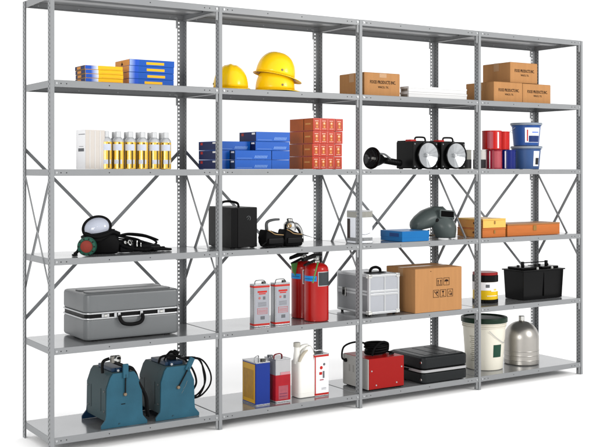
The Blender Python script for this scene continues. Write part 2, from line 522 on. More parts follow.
h1 = hard_hat('single yellow hard hat standing alone beside the second front post', (1.088, .19, ZL[1]+.0165), (0, 0, R(-120)))
h2 = dup(h1, (1.362, .17, ZL[1]+.0175), 'lower yellow hard hat, underneath another hat on the second shelf', rot=(0, 0, R(-18)), group='two stacked hard hats')
h3 = dup(h1, (1.362, .17, ZL[1]+.099), 'upper yellow hard hat tilted on top of another hat on the second shelf', rot=(R(-3), R(11), R(-22)), group='two stacked hard hats')

# ---- cartons with print
def carton(lab, loc, w, d, h, rz=0, lines=True, group=None, tape=False, cat='cardboard box'):
    t = thing('cardboard_box', lab, cat, loc, rz, group)
    bb = B(); bb.box(0, w, 0, d, .0003, h, CARD, .0016, 2)
    bb.obj('carton', t)
    bb = B()    # top flaps with centre seam
    bb.box(.0015, w-.0015, .0015, d/2-.0008, h-.0002, h+.0018, CARD, .0006, 1)
    bb.box(.0015, w-.0015, d/2+.0008, d-.0015, h-.0002, h+.0018, CARD, .0006, 1)
    bb.obj('flap', t)
    bb = B(); bb.box(-.0007, w+.0007, d/2-.024, d/2+.024, h+.0019, h+.0023, TAPE)
    bb.box(-.0009, -.00005, d/2-.024, d/2+.024, h-.05, h+.0022, TAPE)
    if tape: bb.box(w*.42, w*.62, -.0008, -.00005, h-.026, h-.002, TAPE)
    bb.obj('tape', t, wn=False)
    if lines:
        text('FOOD PRODUCTS INC.', INK, t, (w*.52, -.0004, h*.60), w*.72, .0200, bold=.025)
        text('WACO, TX.', INK, t, (w*.53, -.0004, h*.375), w*.30, .0145, bold=.025)
    return t
carton('brown printed carton alone beside the third front post on the second shelf', (1.892, .045, ZL[1]+E_), .262, .25, .133, tape=True)
GD = 'brown printed cartons piled at the right end'
carton('lower left brown printed carton of the pile of three', (2.905, .040, ZL[1]+E_), .2495, .26, .124, group=GD)
carton('lower right brown printed carton of the pile of three', (3.158, .040, ZL[1]+E_), .252, .26, .122, group=GD)
carton('top brown printed carton resting on two others', (3.066, .060, ZL[1]+.129), .243, .255, .130, group=GD)

# ---- flat white boxes, L1 bay 3
WBRD = M('white_board', 'e2e2e2', .6, 0, .3, .03, k=.70)
LBL = M('grey_label', '8b8378', .7, 0, .3, .15, 80)
def flat_white(lab, loc, w, d, h):
    t = thing('white_box', lab, 'box', loc, 0, 'flat white boxes stacked on the second shelf')
    bb = B(); bb.box(0, w, 0, d, .0003, h-.010, WBRD, .001, 1); bb.obj('tray', t)
    bb = B(); bb.box(-.002, w+.002, -.002, d+.002, h-.012, h, WBRD, .001, 1); bb.obj('lid', t)
    slab(t, 'label', 'l', .012, d-.012, .004, h-.014, LBL, y=0)
    return t
flat_white('lower of the two flat white boxes right of the lone carton', (2.232, .058, ZL[1]+E_), .462, .082, .035)
flat_white('upper of the two flat white boxes right of the lone carton', (2.233, .059, ZL[1]+E_+.0357), .460, .080, .033)

# ---- L2 bay 1 : white box with bottles
GOLD = M('amber_liquid', 'f6c84c', .16, .35, .5, .14, 18, 0, 100, .5, k=.75)
GLASSW = M('clear_cap_plastic', 'd8dadc', .15, 0, .5, .04, 10, 0, 100, .5)
BROWN = M('brown_print', '5c4a14', .4)
LABW = M('pale_label', 'cfd6e6', .45)
t = thing('white_carton', 'white open display carton beside the row of amber bottles on the third shelf', 'carton', (.197, .055, ZL[2]+E_))
bb = B()
bb.box(0, .10, 0, .003, .0003, .194, M('cream_board', 'd6cfc8', .7, 0, .3, .05)); bb.box(0, .003, .0032, .13, .0003, .194, WHITE)
bb.box(.097, .10, .0032, .13, .0003, .194, WHITE); bb.box(.0032, .0968, .127, .13, .0003, .194, WHITE); bb.box(.0032, .0968, .0032, .1268, .0005, .003, WHITE)
bb.box(.0, .10, .0, .13, .1942, .1956, WHITE)
for k in range(3): bb.tube([(.022+k*.027, -.0002, .004), (.022+k*.027, -.0002, .190)], .002, WBRD, 6, 0)
bb.obj('board', t, wn=False)
slab(t, 'printed_label', 'l', .022, .100, .088, .104, GREYINK)
slab(t, 'printed_line', 'l', .010, .095, .172, .175, GREYINK)
slab(t, 'printed_line', 'l', .030, .090, .112, .114, GREYINK)
def bottle():
    r = .0285
    t = thing('bottle', '', 'bottle', (0, 0, 0), 0, 'amber bottles lined up beside the white carton')
    bb = B(); bb.lathe([(0, 0), (r-.003, 0), (r, .003), (r, .134), (r-.001, .137), (0, .137)], GOLD, 28); bb.obj('body', t)
    bb = B(); bb.lathe([(r-.001, .1372), (r, .139), (r-.002, .148), (r-.010, .158), (.013, .163), (.0, .163)], M('silver_shoulder', 'cfd1d4', .25, .3), 28); bb.obj('shoulder', t)
    bb = B(); bb.lathe([(.0145, .160), (.0150, .163), (.0150, .188), (.0135, .190), (0, .190)], GLASSW, 24); bb.obj('cap', t)
    bb = B(); bb.patch(lambda z: r, -185, -60, .094, .126, LABW); bb.patch(lambda z: r, -150, -60, .026, .048, LABW)
    bb.objs('label', t)
    bb = B()
    for a in (-158, -95): bb.patch(lambda z: r+.0002, a, a+17, .006, .0935, BROWN)
    for a in (-158, -95): bb.patch(lambda z: r+.0002, a, a+17, .127, .134, BROWN)
    bb.objs('printed_stripe', t)
    return t
b0 = bottle(); first = True
NTH = ['leftmost', 'second from the left', 'third from the left', 'fourth from the left', 'fifth from the left', 'rightmost']
for j, yy in enumerate((.075, .150)):
    for i in range(6):
        x = .312 + i*.0655 + j*.012
        lab = NTH[i] + (' amber bottle in the front row' if j == 0 else ' amber bottle in the back row')
        if first: b0.location = (x, yy, ZL[2]+E_); b0['label'] = lab; b0.rotation_euler = (0, 0, R(3)); first = False
        else: dup(b0, (x, yy+random.uniform(-.002, .002), ZL[2]+E_), lab, rz=R(random.uniform(-14, 14)))

# ---- L2 bay 2 : blue boxes, red cartons
BLU2 = M('glossy_blue_print', '0058ba', .3, 0, .5, .10, 7, 0, 100, .2)
STK = M('light_blue_print', '6f97dc', .35)
SIDEG = M('slate_print', '33476e', .4, 0, .4, .25, 40)
def bluebox(lab, x, y, z, w, d, h, rz=0):
    t = thing('blue_box', lab, 'box', (x, y, z), rz, 'glossy blue boxes stacked on the third shelf')
    bb = B(); bb.box(0, w, 0, d, .0003, h, BLU2, .0008, 1); bb.obj('carton', t)
    bb = B(); bb.box(-.0006, -.00005, .002, d-.002, .002, h-.002, SIDEG if d < .18 else NAVY); bb.obj('side_panel', t, wn=False)
    bb = B(); bb.box(-.0012, -.0007, d-.05, d-.025, h*.6, h-.006, REDINK); bb.objs('printed_mark', t)
    bb = B(); bb.box(-.0012, -.0007, .012, .045, h*.72, h-.005, WHITE); bb.objs('label', t)
    if w > .15:
        bb = B()
        for k in range(9):
            zc = h*.5 - k*.0002
            bb.hull([(w*.52+k*.009, -.0008, h*.16), (w*.52+k*.009+.006, -.0008, h*.16), (w*.52+k*.009+.012, -.0008, h*.46), (w*.52+k*.009+.006, -.0008, h*.46),
                     (w*.52+k*.009, -.0001, h*.16), (w*.52+k*.009+.006, -.0001, h*.16), (w*.52+k*.009+.012, -.0001, h*.46), (w*.52+k*.009+.006, -.0001, h*.46)], STK)
        bb.box(w*.04, w*.46, -.0007, -.0001, h*.14, h*.18, STK)
        bb.objs('printed_stripe', t)
    return t
z2 = ZL[2]+E_
h = .0500
bluebox('long bottom blue box of the stepped pile, right of the front post', 1.036, .048, z2, .229, .165, h)
bluebox('short bottom blue box of the stepped pile, touching the red cartons', 1.268, .050, z2, .115, .165, h)
bluebox('long second-layer blue box of the stepped pile, right of the front post', 1.038, .050, z2+.0512, .227, .165, h)
bluebox('short second-layer blue box of the stepped pile, touching the red cartons', 1.269, .049, z2+.0512, .114, .165, h)
bluebox('left blue box in the third layer of the stepped blue pile', .952, .100, z2+.1024, .208, .21, .048)
bluebox('right blue box in the third layer of the stepped blue pile', 1.166, .052, z2+.1024, .218, .19, .048)
bluebox('topmost blue box of the stepped blue pile', 1.168, .050, z2+.1516, .217, .185, .052)
bluebox('bottom navy-sided box of the blue pile, left of the front post', .952, .100, z2, .080, .21, h)
bluebox('second-layer navy-sided box of the blue pile, left of the front post', .953, .101, z2+.0512, .080, .21, h)

ROR = M('red_orange_film', 'd23a22', .25, 0, .5, .2, 25, 0, 100, .4, k=.52)
RSIDE = M('rust_brown_board', 'c05c1a', .45, 0, .4, .3, 14)
RIM = M('amber_picture', 'e39a4e', .4, 0, .4, .3, 60)
PINK = M('pale_pink_print', 'f4bcae', .4, k=.75)
def redbox(lab, x, y, z, w, d, h, n):
    t = thing('red_carton', lab, 'carton', (x, y, z), random.uniform(-.015, .015), 'small red cartons stacked four high')
    bb = B(); bb.box(0, w, 0, d, .0003, h, ROR, .0015, 2); bb.obj('carton', t)
    if n == 3:
        bb = B(); bb.box(-.0007, -.00005, .003, d-.003, .003, h-.003, RSIDE); bb.obj('side_panel', t, wn=False)
        bb = B(); bb.box(-.0013, -.0008, d*.38, d*.40, .004, h-.004, INK); bb.box(-.0013, -.0008, d*.1, d*.32, h*.5, h*.62, RIM); bb.objs('printed_mark', t)
    cw = w/n
    bb = B()
    for k in range(n):
        cx = cw*(k+.5)
        bb.box(cx-cw*.33, cx+cw*.33, -.0006, -.00005, h*.10, h*.86, M('deep_red_print', 'c04a24', .3, k=.55))
        bb.lathe([(0, .0004), (cw*.17, .0004), (cw*.17, 0), (0, 0)], RIM, 14, Matrix.Translation((cx, -.0007, h*.58)) @ Matrix.Rotation(R(90), 4, 'X'))
        bb.box(cx-cw*.10, cx+cw*.12, -.0011, -.0007, h*.24, h*.40, RIM); bb.box(cx-cw*.28, cx+cw*.28, -.0011, -.0007, h*.14, h*.17, PINK); bb.box(cx-cw*.28, cx+cw*.20, -.0011, -.0007, h*.76, h*.80, PINK)
        bb.lathe([(0, .0005), (cw*.09, .0005), (cw*.09, 0), (0, 0)], PINK, 10, Matrix.Translation((cx-cw*.02, -.0011, h*.60)) @ Matrix.Rotation(R(90), 4, 'X'))
        bb.box(cx+cw*.47, cx+cw*.49, -.0006, -.00005, h*.04, h*.95, PINK)
    bb.objs('printed_picture', t)
    return t
RL = ['bottom layer', 'second layer from the bottom', 'third layer from the bottom', 'top layer']
for i in range(4):
    dx = [0, .0, .004, .006][i]
    redbox('wide red carton with three pictures, '+RL[i], 1.533+dx, .048, z2+i*.0722, .150, .245, .0715, 3)
    redbox('narrow red carton with one picture, '+RL[i], 1.686+dx*1.2, .050, z2+i*.0722, .052, .235, .0705, 1)

# ---- L2 bay 3 : horn torch + lanterns
def axis_m(loc, ax):
    return Matrix.Translation(loc) @ Vector(ax).to_track_quat('Z', 'Y').to_matrix().to_4x4()
t = thing('flashlight', 'black flashlight with a wide flared head lying on its side', 'flashlight', (1.985, .10, z2))
am = axis_m((0, 0, .0655), (.985, .17, -.115))
bb = B(); bb.lathe([(.056, -.004), (.065, -.002), (.066, .004), (.062, .014), (.052, .022), (.044, .05), (.034, .075), (.024, .095), (.020, .11), (.020, .112), (0, .112)], BLACKG, 40, am)
bb.obj('head', t)
bb = B(); bb.lathe([(.056, -.0035), (.050, .006), (.030, .022), (.012, .030), (.0, .031)], M('smoked_reflector', '3c3d3f', .15, .6), 36, am); bb.obj('reflector', t)
bb = B(); bb.lathe([(0, .005), (.006, .006), (.009, .012), (.009, .03), (0, .03)], M('bulb_glass', 'b8b8b4', .2), 16, am); bb.obj('bulb', t)
bb = B(); pr = [(.0205, .113)]
for k in range(8): pr += [(.0205, .12+k*.014), (.0185, .124+k*.014), (.0185, .130+k*.014)]
pr += [(.021, .236), (.0205, .252), (0, .253)]
bb.lathe(pr, BLACKP, 24, am); bb.obj('barrel', t)
bb = B(); bb.tube([(.02, -.045, .092), (.07, -.035, .088), (.13, -.015, .062)], .006, M('grey_trim', '6e7072', .4), 6, 4); bb.obj('grip_rail', t, wn=False)

LENS = M('ribbed_lens', 'd6d8da', .12, .35, .6, .1, 30)
RIB = M('silver_reflector', 'b9bcbf', .22, .8, .5, .12, 25)
def lantern(lab, loc, rz):
    t = thing('lantern', lab, 'lantern', loc, rz, 'two black work lanterns')
    w, d, hh = .192, .165, .168
    bb = B(); bb.box(0, w, .0, d, .004, hh, BLACKP, .006, 3); bb.box(.004, w-.004, d*.55, d-.004, hh-.001, hh+.006, BLACKP, .002, 2)
    for sx in (.012, w-.03):
        for sy in (.01, d-.03): bb.box(sx, sx+.018, sy, sy+.018, .0003, .006, BLACKR)
    bb.obj('body', t)
    cx, cz = w*.54, hh*.50; r = .080
    mt = Matrix.Translation((cx, 0, cz)) @ Matrix.Rotation(R(90), 4, 'X')
    bb = B(); bb.lathe([(r, .0), (r+.003, .004), (r+.003, .022), (r-.001, .026), (r-.005, .022), (r-.006, .01)], BLACKG, 48, mt); bb.obj('lens_ring', t)
    bb = B()
    tm = bmesh.new(); n = 48; rr = []
    for j, (q, z) in enumerate([(r-.004, .018), (r*.8, .0145), (r*.55, .009), (r*.3, .004), (r*.13, .002)]):
        rr.append([tm.verts.new((q*math.cos(2*PI*k/n), q*math.sin(2*PI*k/n), z+(.0010 if k % 4 < 2 else 0)*(q/r))) for k in range(n)])
    for a, c in zip(rr, rr[1:]):
        for k in range(n): tm.faces.new((a[k], a[(k+1) % n], c[(k+1) % n], c[k]))
    bmesh.ops.recalc_face_normals(tm, faces=tm.faces)
    bb.add(tm, RIB, mt)
    bb.lathe([(.012, .001), (.010, .016), (.004, .020), (0, .020)], LENS, 16, mt)
    bb.obj('reflector', t, wn=False)
    bb = B()
    for sx in (.012, w-.012):
        for sz in (.016, hh-.016):
            bb.lathe([(0, .0035), (.0045, .003), (.0055, 0), (0, 0)], M('grey_screw', '707274', .4, .6), 10, Matrix.Translation((sx, 0, sz)) @ Matrix.Rotation(R(90), 4, 'X'))
    bb.objs('screw', t)
    bb = B(); x0, x1 = w*.30, w*.74
    bb.tube([(x0, d*.35, hh+.002), (x0+.004, d*.35, hh+.020), (x0+.016, d*.35, hh+.026), (x1-.016, d*.35, hh+.026), (x1-.004, d*.35, hh+.018), (x1, d*.35, hh+.002)], .0055, BLACKP, 8, 4)
    bb.obj('handle', t, wn=False)
    bb = B(); bb.box(w*.06, w*.30, d*.25, d*.55, hh-.001, hh+.012, REDP, .003, 2); bb.obj('switch', t)
    return t
l1 = lantern('black lantern with a big round reflector, nearest the flashlight', (2.260, .050, z2), 0)
dup(l1, (2.480, .048, z2), 'black lantern with a big round reflector, nearest the small cans')

# ---- cans
def paint_can(lab, loc, r, hh, body, stripe=None, sang=(-150, -120), name='paint_can', grp=None, lower=None, rz=0):
    t = thing(name, lab, 'can', loc, rz, grp)
    bb = B(); bb.lathe([(0, 0.0003), (r-.002, .0003), (r+.001, .002), (r+.001, .004), (r-.0005, .0055), (r-.0005, hh-.007), (r+.0012, hh-.005), (r+.0012, hh-.001), (r-.001, hh), (r-.004, hh-.003), (0, hh-.003)], body, 40)
    bb.obj('body', t)
    bb = B(); bb.lathe([(r-.0048, hh-.0028), (r-.006, hh-.0005), (r-.010, hh-.0005), (r-.012, hh-.0022), (0, hh-.0022)], SILVERTIN, 40); bb.obj('lid', t)
    if stripe:
        bb = B(); bb.patch(lambda z: r-.0004, sang[0], sang[1], .006, hh-.008, stripe); bb.objs('label', t)
    if lower:
        bb = B(); bb.patch(lambda z: r-.0004, -250, -10, .006, hh*.5, lower, seg=30); bb.obj('lower_band', t, wn=False)
    return t
CREAM = M('can_off_white', 'd8d6d0', .35); CREAM2 = M('can_grey', '9b9a92', .35)
DK = M('can_charcoal', '242426', .35, 0, .4, .2, 60)
paint_can('small grey and black can between the right lantern and the fourth front post', (2.752, .14, z2), .040, .122, CREAM2, None, name='small_can', grp='small cans with dark lower halves', lower=DK)
paint_can('small white and black can just right of the fourth front post', (2.856, .12, z2), .040, .122, CREAM, None, name='small_can', grp='small cans with dark lower halves', lower=DK)
CRIM = M('can_crimson', '9c1530', .3, 0, .5, .1); NAV = M('can_navy', '071c74', .28, 0, .5, .08)
REDC = M('can_red', 'd4180f', .3, 0, .5, .06, k=.52); BLUC = M('can_blue', '2a49c0', .3); DULLR = M('dull_rose_print', 'b5505a', .35); LTBL = M('sky_print', '5f7fe0', .35)
paint_can('crimson paint can with a thin white stripe, under the red cans', (2.958, .095, z2), .052, .124, CRIM, WHITE, (-168, -161), grp='paint cans piled beside the pails')
paint_can('navy blue paint can with a white stripe, under the red cans', (3.078, .100, z2), .054, .124, NAV, WHITE, (-150, -143), grp='paint cans piled beside the pails')
paint_can('bright red paint can with a dull band, on top of the crimson can', (2.936, .092, z2+.1250), .062, .120, REDC, DULLR, (-160, -125), grp='paint cans piled beside the pails')
paint_can('bright red paint can with a white edge, on top of the navy can', (3.052, .125, z2+.1250), .052, .118, REDC, WHITE, (-178, -158), grp='paint cans piled beside the pails')

for o in list(COL.objects):
    if o.name.startswith('paint_can') and 'crimson paint' in o.get('label', ''):
        bb = B(); bb.patch(lambda z: .0516, -132, -78, .008, .114, DULLR, seg=10); bb.obj('faded_label', o, wn=False)
    if o.name.startswith('paint_can') and 'dull band' in o.get('label', ''):
        bb = B(); bb.patch(lambda z: .0616, -98, -88, .008, .110, WHITE, seg=4); bb.obj('white_stripe', o, wn=False)
PAILB = M('pail_blue', '2a559c', .38, 0, .45, .04)
PAILR = M('pail_lid_grey', '8b96a3', .4); NAVL = M('label_navy', '14306e', .4)
def blue_pail(lab, loc, rz, k, shade):
    t = thing('plastic_pail', lab, 'pail', loc, rz, 'two blue plastic pails, one on the other')
    rb, rt, hh = .082, .094, .150
    rf = lambda z: rb+(rt-rb)*z/hh
    bb = B(); bb.lathe([(0, .0003), (rb-.003, .0003), (rb, .003), (rt-.001, hh-.022), (rt+.004, hh-.021), (rt+.004, hh-.017), (rt, hh-.016), (rt, hh-.006), (0, hh-.006)], shade, 48); bb.obj('body', t)
    bb = B(); bb.lathe([(rt+.001, hh-.015), (rt+.009, hh-.014), (rt+.010, hh-.002), (rt+.007, hh+.001), (rt-.003, hh+.001), (rt-.006, hh-.004), (0, hh-.004)], PAILR, 48); bb.obj('lid', t)
    bb = B()
    if k == 0:
        bb.patch(rf, -140, -68, .022, .118, WHITE, seg=16); bb.patch(lambda z: rf(z)+.0007, -124, -70, .024, .066, NAVL, seg=14)
        bb.patch(lambda z: rf(z)+.0007, -132, -127, .03, .105, REDINK, seg=4); bb.patch(lambda z: rf(z)+.0007, -110, -76, .084, .092, LTBL, seg=10)
    else:
        bb.patch(rf, -104, -72, .020, .118, WHITE, seg=16); bb.patch(lambda z: rf(z)+.0007, -94, -74, .03, .074, DK, seg=8)
    bb.objs('label', t)
    bb = B(); bb.tube([(rt+.006, 0, hh-.03), (rt*.75, rt*.78, hh-.055), (0, rt+.008, hh-.062), (-rt*.75, rt*.78, hh-.055), (-rt-.006, 0, hh-.03)], .0014, ZINC, 6, 6)
    bb.obj('bail_handle', t, wn=False)
    return t
blue_pail('lower blue plastic pail, carrying another pail on its lid', (3.285, .135, z2), 0, 1, M('pail_slate_blue', '3a5a8e', .4, 0, .45, .04))
blue_pail('upper blue plastic pail with a large white and navy label', (3.278, .130, z2+.1525), 0, 0, PAILB)

# ================================================================== level 3
z3 = ZL[3]+E_
# breathing mask
t = thing('gas_mask', 'full face breathing mask with oval visor, red and green filter, black hoses', 'gas mask', (.20, .12, z3))
VIS = M('visor_plastic', 'ccd2e2', .10, 0, .6, .06, 6, 0, 100, .6)
vm = Matrix.Translation((.105, .06, .132)) @ Matrix.Rotation(R(-18), 4, 'Z') @ Matrix.Rotation(R(78), 4, 'X') @ Matrix.Rotation(R(18), 4, 'Z')
bb = B()
tm = bmesh.new(); rr = []; n = 40
for q, z in ((1, 0), (.85, .012), (.6, .022), (.3, .028), (0.02, .030)):
    rr.append([tm.verts.new((.066*q*math.cos(2*PI*k/n), .052*q*math.sin(2*PI*k/n), z)) for k in range(n)])
for a, c in zip(rr, rr[1:]):
    for k in range(n): tm.faces.new((a[k], a[(k+1) % n], c[(k+1) % n], c[k]))
bmesh.ops.recalc_face_normals(tm, faces=tm.faces)
bb.add(tm, VIS, vm); bb.obj('visor', t, wn=False)
bb = B(); bb.tube([vm @ Vector((.070*math.cos(2*PI*k/24), .056*math.sin(2*PI*k/24), 0)) for k in range(24)], .0075, BLACKR, 8, 2, True); bb.obj('rim', t, wn=False)
bb = B()
bb.hull([(.06, .02, .06), (.06, .10, .06), (.13, .0, .085), (.13, .11, .10), (.21, .0, .07), (.21, .1, .07), (.07, .03, .0), (.07, .10, .0), (.20, .0, .0), (.21, .1, .0), (.165, .01, .112), (.20, .02, .108), (.19, .09, .108)], BLACKR, .012, 3)
bb.tube([(.03, .03, .105), (.07, -.005, .090), (.12, -.008, .098), (.165, .0, .112), (.205, .01, .100)], .011, BLACKR, 10, 5)
bb.obj('face_piece', t)
fm = axis_m((.005, -.055, .047), (.50, .85, .0))
bb = B(); bb.lathe([(.030, 0), (.044, .0), (.0465, .004), (.0465, .032), (.042, .040), (.038, .055), (0, .055)], M('filter_green', '1e5444', .45, 0, .4, .1), 40, fm); bb.obj('filter_housing', t)
bb = B(); bb.lathe([(0, -.004), (.018, -.0035), (.030, -.001), (.031, .002), (0, .002)], M('filter_red', '8e3428', .55, 0, .4, .15, 60, .3), 32, fm); bb.obj('filter_cap', t)
bb = B(); bb.lathe([(.030, .0), (.0335, -.006), (.0445, -.004), (.045, .0)], M('filter_green', '1e5444'), 32, fm)
for k in range(10):
    a = 2*PI*k/10; bb.lathe([(0, -.008), (.004, -.007), (.004, 0), (0, 0)], BLACKP, 8, fm @ Matrix.Translation((.039*math.cos(a), .039*math.sin(a), 0)))
bb.obj('filter_ring', t)
bb = B(); bb.tube([(-.045, -.02, .009), (-.028, -.02, .022), (-.01, .0, .045)], .008, BLACKR, 8, 4); bb.box(-.055, -.030, -.032, -.010, .0, .010, BLACKR, .003, 2); bb.obj('buckle', t, wn=False)
def hose(pts, r=.010, corr=True, m=BLACKR):
    bb = B(); bb.tube(pts, (lambda u: r*(1+.12*math.sin(u*260))) if corr else r, m, 10, 14 if corr else 7); return bb
hose([(.20, .03, .06), (.24, .02, .035), (.29, .03, .02), (.35, .03, .012), (.42, .05, .012), (.48, .06, .012)], .0115).obj('hose', t, wn=False)
hose([(.21, .05, .085), (.26, .06, .092), (.33, .08, .085), (.40, .09, .072), (.45, .09, .045), (.41, .07, .024), (.33, .05, .018), (.27, .06, .015)], .0060, False).obj('strap', t, wn=False)
hose([(.21, .03, .09), (.27, .04, .098), (.36, .07, .088), (.42, .08, .070), (.46, .09, .055)], .0050, False).obj('strap', t, wn=False)
bb = B()
bb.box(.215, .30, .02, .09, .002, .058, BLACKR, .012, 3); bb.box(.29, .40, .035, .11, .001, .045, BLACKR, .014, 3); bb.box(.37, .455, .04, .12, .0, .036, BLACKP, .012, 3)
bb.obj('harness', t)
bb = B(); bb.lathe([(.012, 0), (.016, .002), (.016, .010), (.012, .012)], CHROME, 20, axis_m((.262, .012, .052), (.3, -1, .3)))
bb.lathe([(0, 0), (.008, .001), (.008, .012), (0, .012)], CHROME, 16, axis_m((.235, .018, .052), (.3, -1, .3)))
bb.box(.300, .307, .008, .02, .030, .062, CHROME, .002); bb.box(.325, .331, .015, .03, .028, .05, CHROME, .002)
bb.objs('fitting', t)
for k in range(5):
    a = random.uniform(-.01, .02)
    hose([(.205, .03+.01*k, .10-.012*k), (.25, .04+a, .085-.008*k), (.31+.01*k, .05-a, .070-.006*k), (.37, .07+a, .050), (.42+.012*k, .05+.012*k, .022)], .0042, False).obj('strap', t, wn=False)
bb = B(); bb.hull([(.015, .01, .085), (.015, .09, .085), (.055, -.01, .080), (.15, -.01, .092), (.20, .02, .125), (.17, .08, .130), (.11, .09, .110), (.03, .06, .098), (.1, -.006, .060), (.03, 0, .055)], BLACKR, .008, 3); bb.obj('nose_cup', t)
hose([(.40, .02, .012), (.46, .015, .010), (.505, .03, .008), (.50, .07, .008), (.45, .08, .02), (.41, .05, .03)], .0065, False).obj('hose', t, wn=False)

# black case with handle
t = thing('black_case', 'tall black case with a round emblem behind the second front post', 'case', (1.038, .095, z3))
bb = B(); w, d, hh = .162, .29, .222
bb.prism([(.0, .0), (w, 0), (w, d-.02), (w-.02, d), (.02, d), (0, d-.03)], .004, hh, BLACKP, .004)
for fx in (.01, w-.03):
    for fy in (.01, d-.06): bb.box(fx, fx+.02, fy, fy+.02, .0, .006, BLACKR)
bb.obj('body', t)
bb = B(); bb.box(.0, w*.235, -.0015, .0, .006, hh-.004, BLACKR); bb.box(w*.25, w-.002, -.003, -.0002, .006, hh-.006, BLACKP, .001); bb.obj('front_panel', t)
bb = B(); bb.tube([(.012*math.cos(R(a)), -.0035, .012*math.sin(R(a))) for a in range(-60, 170, 15)], .0012, M('emblem_grey', '7d8082', .3, .5), 6, 2, mat4=Matrix.Translation((w*.66, 0, hh*.73)))
bb.tube([(-.006, -.0035, -.008), (.004, -.0035, .006)], .001, M('emblem_grey', '7d8082'), 6, 0, mat4=Matrix.Translation((w*.66, 0, hh*.73)))
bb.obj('emblem', t, wn=False)
bb = B(); bb.tube([(.075, .05, hh-.001), (.070, .06, hh+.022), (.055, .13, hh+.030), (.055, .20, hh+.022), (.055, .215, hh-.001)], .007, BLACKR, 8, 5); bb.obj('handle', t, wn=False)

# cup shaped units
TAN = M('tan_trim', 'a98a60', .5); GREYM = M('dark_grey_metal', '4a4c4e', .35, .4)
def cup(lab, loc, kind):
    t = thing('breathing_unit', lab, 'breathing unit', loc, R(4), 'two black cup-shaped units')
    bb = B()
    bb.hull([(-.045, -.02, .0), (.055, -.03, 0), (.06, .06, 0), (-.04, .06, 0), (-.062, -.03, .035), (.070, -.035, .045), (.074, .07, .045), (-.055, .07, .035), (-.056, -.028, .098), (-.045, .06, .098), (.052, -.03, .068), (.058, .06, .068), (-.03, -.03, .090)], BLACKR, .008, 3)
    bb.box(-.050, .050, -.040, -.028, .018, .050, BLACKP, .005, 2)
    bb.obj('cup', t)
    bb = B(); bb.tube([(-.052, -.031, .096), (-.030, -.036, .085), (-.005, -.036, .072), (.050, -.036, .066)], .0028, TAN, 6, 4); bb.obj('trim', t, wn=False)
    if kind == 0:
        bb = B(); bb.tube([(-.030, .01, .090), (-.032, .01, .128), (-.020, .005, .143), (.012, .0, .150), (.046, -.002, .151)], lambda u: .0105-.0045*u, GREYM, 10, 5); bb.obj('stem', t, wn=False)
        bb = B(); bb.tube([(-.06, -.03, .03), (-.085, -.03, .012), (-.07, -.06, .006), (-.02, -.06, .006)], .005, BLACKR, 8, 5); bb.obj('hose', t, wn=False)
    else:
        bb = B(); bb.lathe([(.034, .085), (.037, .10), (.035, .122), (.026, .134), (.016, .139), (.018, .142), (.018, .152), (.013, .155), (0, .155)], CHROME, 28, center=(.012, .03, 0)); bb.obj('dome', t)
        bb = B(); bb.tube([(.025, .03, .115), (.060, .03, .112), (.088, .035, .085), (.104, .04, .045), (.110, .045, .012)], lambda u: .017-.007*u, CHROME, 14, 5); bb.obj('elbow_pipe', t, wn=False)
        bb = B(); bb.lathe([(0, 0), (.007, 0), (.007, .006), (0, .006)], M('brass', 'b08a4c', .3, .8), 12, axis_m((-.022, -.02, .115), (0, -1, 0))); bb.lathe([(.014, 0), (.014, .004), (.010, .006)], M('brass', 'b08a4c', .3, .8), 18, axis_m((-.022, -.012, .115), (0, -1, 0))); bb.obj('gauge', t)
    return t
cup('black rubber cup-shaped unit with a dark bent stem, right of the black case', (1.295, .09, z3), 0)
cup('black rubber cup-shaped unit with a chrome dome and elbow pipe', (1.415, .085, z3), 1)

# rectangular tin behind the third post
def fmt_tin(name, lab, loc, w, d, hh, rz=0, body=SILVERTIN, group=None, r=.006):
    t = thing(name, lab, 'tin', loc, rz, group)
    bb = B(); bb.rbox(0, w, 0, d, .0003, hh, body, r, .0015, 4); bb.rbox(-.001, w+.001, -.001, d+.001, hh-.004, hh+.0015, SILVERTIN, r, .0008, 4); bb.rbox(-.001, w+.001, -.001, d+.001, .0002, .004, SILVERTIN, r, .0008, 4)
    bb.obj('body', t); return t
TW = M('tin_white', 'e0e3ea', .3, 0, .5, .03, k=.9)
t = fmt_tin('tin_canister', 'white tin canister with a silver top, half behind the third front post', (1.828, .030, z3), .114, .10, .188, body=TW)
bb = B()
bb.rbox(-.0012, .1152, -.0012, .1012, .150, .1835, M('canister_silver_band', 'a5a49c', .25, .6, .5, .15, 60), .006, 0, 4); bb.obj('neck_band', t)
bb = B(); bb.rbox(-.0008, .1148, -.0008, .1008, .014, .034, M('canister_grey_print', '8e9092', .4, 0, .4, .5, 60), .006, 0, 4); bb.obj('printed_band', t)
slab(t, 'printed_panel', 'l', .066, .094, .030, .142, M('dark_brown_print', '2e1a14', .35), off=.0015, y=0)
bb = B(); bb.tube([(.02, -.0015, .056), (.06, -.0015, .051), (.095, -.0015, .059)], .0012, DK, 6, 4); bb.obj('printed_line', t, wn=False)

# blue flat box
t = thing('blue_box', 'flat plain blue box lying in front of the welding helmet', 'box', (2.138, .002, z3), R(0))
BB3 = M('bright_blue_box', '066cb0', .35, 0, .45, .05)
bb = B(); bb.box(0, .205, 0, .21, .0003, .046, BB3, .002, 2); bb.obj('base', t)
bb = B(); bb.box(-.0015, .2065, -.0015, .2115, .022, .062, BB3, .003, 2); bb.obj('lid', t)
slab(t, 'label', 'l', .03, .12, .028, .050, M('deep_blue_print', '0a3f80', .4), y=-.0015)

# welding helmet
HG = M('helmet_grey', '4f5857', .33, 0, .45, .05, 10)
t = thing('welding_helmet', 'grey welding helmet with a dark rectangular window, behind the flat blue box', 'welding helmet', (2.565, .130, z3), 0)
bb = B(); tm = bmesh.new()
